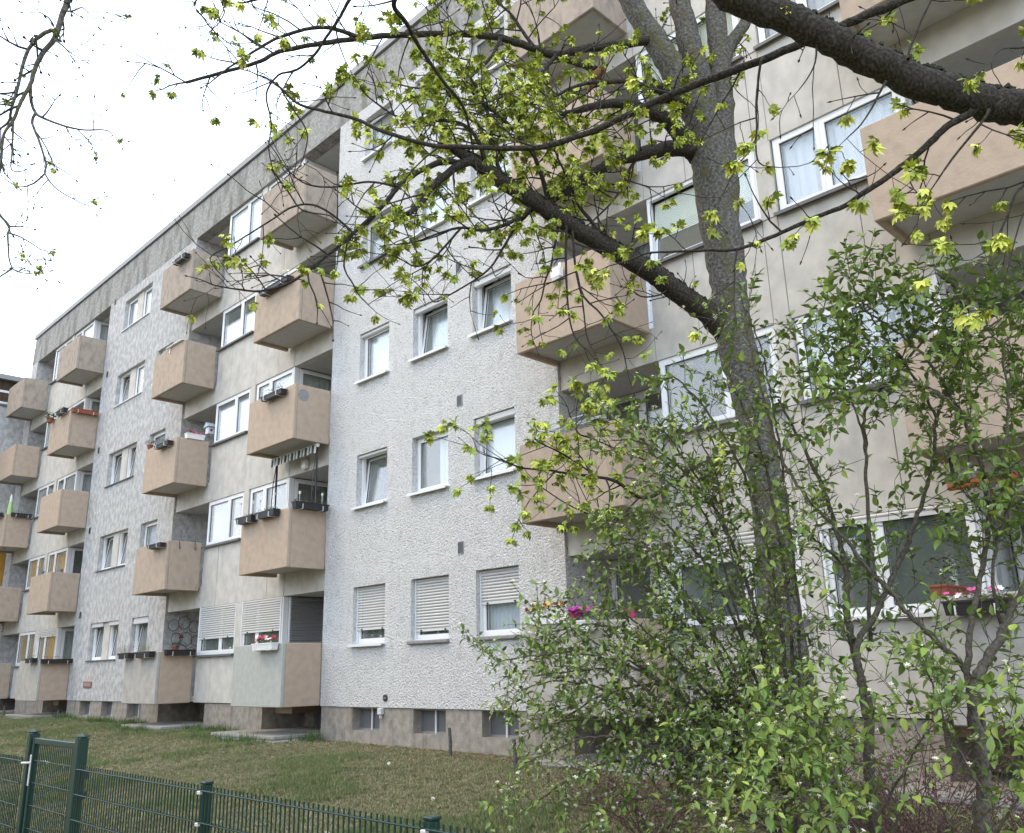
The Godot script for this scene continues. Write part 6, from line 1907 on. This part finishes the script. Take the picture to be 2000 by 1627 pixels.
,[11,"stem",0.8,0.95,[13.007,-0.213,5.093,0.0145,13.057,0.345,5.18,0.0133,13.219,1.208,5.281,0.0121,13.288,1.858,5.386,0.0108,13.289,2.404,5.517,0.0096,13.228,2.783,5.641,0.0082,13.123,3.078,5.774,0.0069,13.012,3.256,5.865,0.0055,12.909,3.278,5.884,0.0041]]
,[11,"stem",0.8,0.65,[13.007,-0.213,5.093,0.0134,13.064,0.348,5.192,0.0123,13.253,1.209,5.284,0.0112,13.35,1.854,5.378,0.0101,13.393,2.453,5.507,0.0089,13.375,2.885,5.629,0.0077,13.322,3.173,5.725,0.0065,13.294,3.374,5.762,0.0053,13.268,3.484,5.76,0.004]]
,[11,"stem",0.8,0.6,[13.007,-0.213,5.093,0.0123,13.071,0.351,5.205,0.0113,13.287,1.21,5.287,0.0103,13.399,1.792,5.359,0.0093,13.469,2.383,5.477,0.0082,13.5,2.806,5.563,0.0072,13.519,3.174,5.641,0.0061,13.512,3.428,5.697,0.005,13.473,3.595,5.748,0.0039]]
,[11,"stem",0.8,1,[13.007,-0.213,5.093,0.0134,12.996,0.319,5.07,0.0124,12.878,0.587,5.045,0.0114,12.606,0.817,5.158,0.0102,12.316,1.03,5.281,0.0089,11.992,1.157,5.403,0.0076,11.625,1.155,5.515,0.0061,11.279,1.081,5.576,0.0046]]
,[11,"stem",0.8,1,[13.007,-0.213,5.093,0.0123,13.012,0.326,5.099,0.0114,12.888,0.598,5.123,0.0104,12.605,0.799,5.277,0.0093,12.29,0.916,5.428,0.0082,11.981,0.907,5.521,0.007,11.657,0.765,5.575,0.0058,11.371,0.614,5.587,0.0045]]
,[11,"stem",0.8,1,[13.007,-0.213,5.093,0.01,13.017,0.328,5.108,0.0092,12.908,0.541,5.108,0.0084,12.633,0.647,5.229,0.0074,12.311,0.697,5.373,0.0064,12.004,0.652,5.464,0.0054,11.729,0.471,5.467,0.0043]]
,[11,"stem",0.8,1,[13.007,-0.213,5.093,0.0112,13.008,0.324,5.092,0.0105,12.936,0.746,5.115,0.0099,12.755,1.01,5.183,0.0091,12.57,1.192,5.221,0.0083,12.332,1.387,5.317,0.0075,12.009,1.357,5.405,0.0066,11.676,1.221,5.46,0.0056,11.375,1.042,5.465,0.0046]]
,[11,"stem",0.8,1,[13.007,-0.213,5.093,0.0112,13.036,0.336,5.142,0.0104,13.047,0.909,5.218,0.0097,12.927,1.204,5.312,0.0089,12.854,1.634,5.413,0.008,12.715,1.892,5.51,0.0072,12.597,2.158,5.589,0.0062,12.495,2.302,5.602,0.0053,12.321,2.353,5.649,0.0043]]
,[11,"stem",0.8,1,[13.007,-0.213,5.093,0.0112,13.05,0.342,5.167,0.0104,13.131,0.972,5.234,0.0096,13.075,1.386,5.35,0.0087,13.04,1.81,5.448,0.0079,13.005,2.247,5.551,0.007,12.92,2.572,5.658,0.0061,12.808,2.684,5.706,0.0051,12.672,2.703,5.738,0.0042]]
,[11,"stem",0.8,0.75,[13.007,-0.213,5.093,0.0112,13.064,0.348,5.192,0.0103,13.167,0.919,5.251,0.0095,13.172,1.445,5.388,0.0086,13.151,1.863,5.506,0.0077,13.124,2.259,5.622,0.0068,13.134,2.631,5.69,0.0059,13.088,2.857,5.755,0.005,13.081,3.055,5.77,0.004]]
,[11,"stem",0.8,1,[13.007,-0.213,5.093,0.0112,13.012,0.326,5.099,0.0104,12.951,0.778,5.135,0.0095,12.795,1.136,5.226,0.0087,12.614,1.417,5.312,0.0077,12.396,1.682,5.426,0.0067,12.198,1.858,5.485,0.0056,12.015,1.904,5.476,0.0045]]
,[11,"stem",0.8,1,[13.007,-0.213,5.093,0.01,13.052,0.343,5.171,0.0093,13.061,0.739,5.219,0.0085,13.007,1.058,5.298,0.0076,12.969,1.356,5.354,0.0068,12.864,1.572,5.44,0.0059,12.715,1.701,5.537,0.005,12.551,1.676,5.585,0.0041]]
,[11,"stem",0.8,0.5,[13.007,-0.213,5.093,0.01,13.076,0.353,5.214,0.0092,13.193,0.749,5.218,0.0083,13.226,1.153,5.308,0.0075,13.204,1.504,5.432,0.0066,13.177,1.741,5.515,0.0057,13.093,1.923,5.63,0.0048,12.997,1.958,5.698,0.0039]]
,[11,"stem",0.8,1,[13.007,-0.213,5.093,0.01,13.102,0.364,5.259,0.009,13.216,0.65,5.287,0.0079,13.281,0.993,5.388,0.0068,13.278,1.222,5.509,0.0057,13.242,1.394,5.64,0.0047,13.14,1.455,5.79,0.0036]]
,[11,"stem",0.8,1,[13.007,-0.213,5.093,0.0089,13.121,0.371,5.293,0.008,13.221,0.522,5.328,0.007,13.231,0.728,5.476,0.0061,13.195,0.904,5.657,0.0052,13.142,0.996,5.82,0.0044,13.072,1.005,5.966,0.0035]]
,[11,"stem",0.8,1,[13.007,-0.213,5.093,0.0112,13.004,0.323,5.084,0.0104,12.886,0.654,5.107,0.0096,12.644,0.979,5.25,0.0087,12.364,1.197,5.385,0.0078,12.06,1.361,5.524,0.0068,11.721,1.433,5.658,0.0057,11.391,1.368,5.73,0.0045]]
,[11,"stem",0.8,1,[13.007,-0.213,5.093,0.0112,13.012,0.326,5.099,0.0104,12.951,0.778,5.135,0.0095,12.727,1.138,5.295,0.0087,12.45,1.423,5.476,0.0077,12.166,1.624,5.631,0.0067,11.906,1.767,5.738,0.0056,11.675,1.743,5.748,0.0045]]
,[11,"stem",0.8,1,[13.007,-0.213,5.093,0.01,13.028,0.333,5.128,0.0093,12.97,0.727,5.179,0.0086,12.75,1.022,5.351,0.0078,12.509,1.269,5.522,0.007,12.278,1.493,5.676,0.0062,12.012,1.499,5.774,0.0053,11.708,1.473,5.898,0.0043]]
,[11,"stem",0.8,1,[13.007,-0.213,5.093,0.01,13.02,0.329,5.113,0.0094,12.905,0.603,5.151,0.0087,12.629,0.898,5.356,0.0079,12.309,1.05,5.548,0.0071,11.995,1.079,5.682,0.0062,11.691,0.976,5.754,0.0053,11.401,0.869,5.809,0.0044]]
,[11,"stem",0.8,1,[13.007,-0.213,5.093,0.0112,13.036,0.336,5.142,0.0103,13.061,0.968,5.23,0.0094,12.95,1.508,5.414,0.0084,12.787,1.947,5.608,0.0075,12.624,2.211,5.731,0.0064,12.461,2.292,5.779,0.0054,12.29,2.244,5.783,0.0042]]
,[11,"stem",0.8,1,[13.007,-0.213,5.093,0.0112,13.044,0.339,5.156,0.0103,13.146,1.088,5.236,0.0093,13.143,1.866,5.431,0.0084,13.064,2.426,5.613,0.0074,12.951,2.755,5.734,0.0063,12.831,2.967,5.814,0.0053,12.673,3.026,5.869,0.0042]]
,[11,"stem",0.8,1,[13.007,-0.213,5.093,0.0089,13.171,0.393,5.383,0.0077,13.31,0.423,5.464,0.0065,13.326,0.617,5.732,0.0053,13.329,0.724,5.979,0.0042,13.325,0.778,6.209,0.0032]]
,[11,"stem",0.8,1,[13.007,-0.213,5.093,0.0089,13.158,0.387,5.359,0.0079,13.296,0.467,5.427,0.0069,13.47,0.81,5.565,0.0059,13.54,1.037,5.76,0.0049,13.573,1.178,5.956,0.0041,13.568,1.215,6.147,0.0032]]
,[11,"stem",0.8,1,[13.007,-0.213,5.093,0.0089,13.183,0.397,5.403,0.0076,13.357,0.459,5.49,0.0064,13.584,0.777,5.63,0.0052,13.736,0.952,5.785,0.0042,13.848,1.117,5.976,0.0031]]]
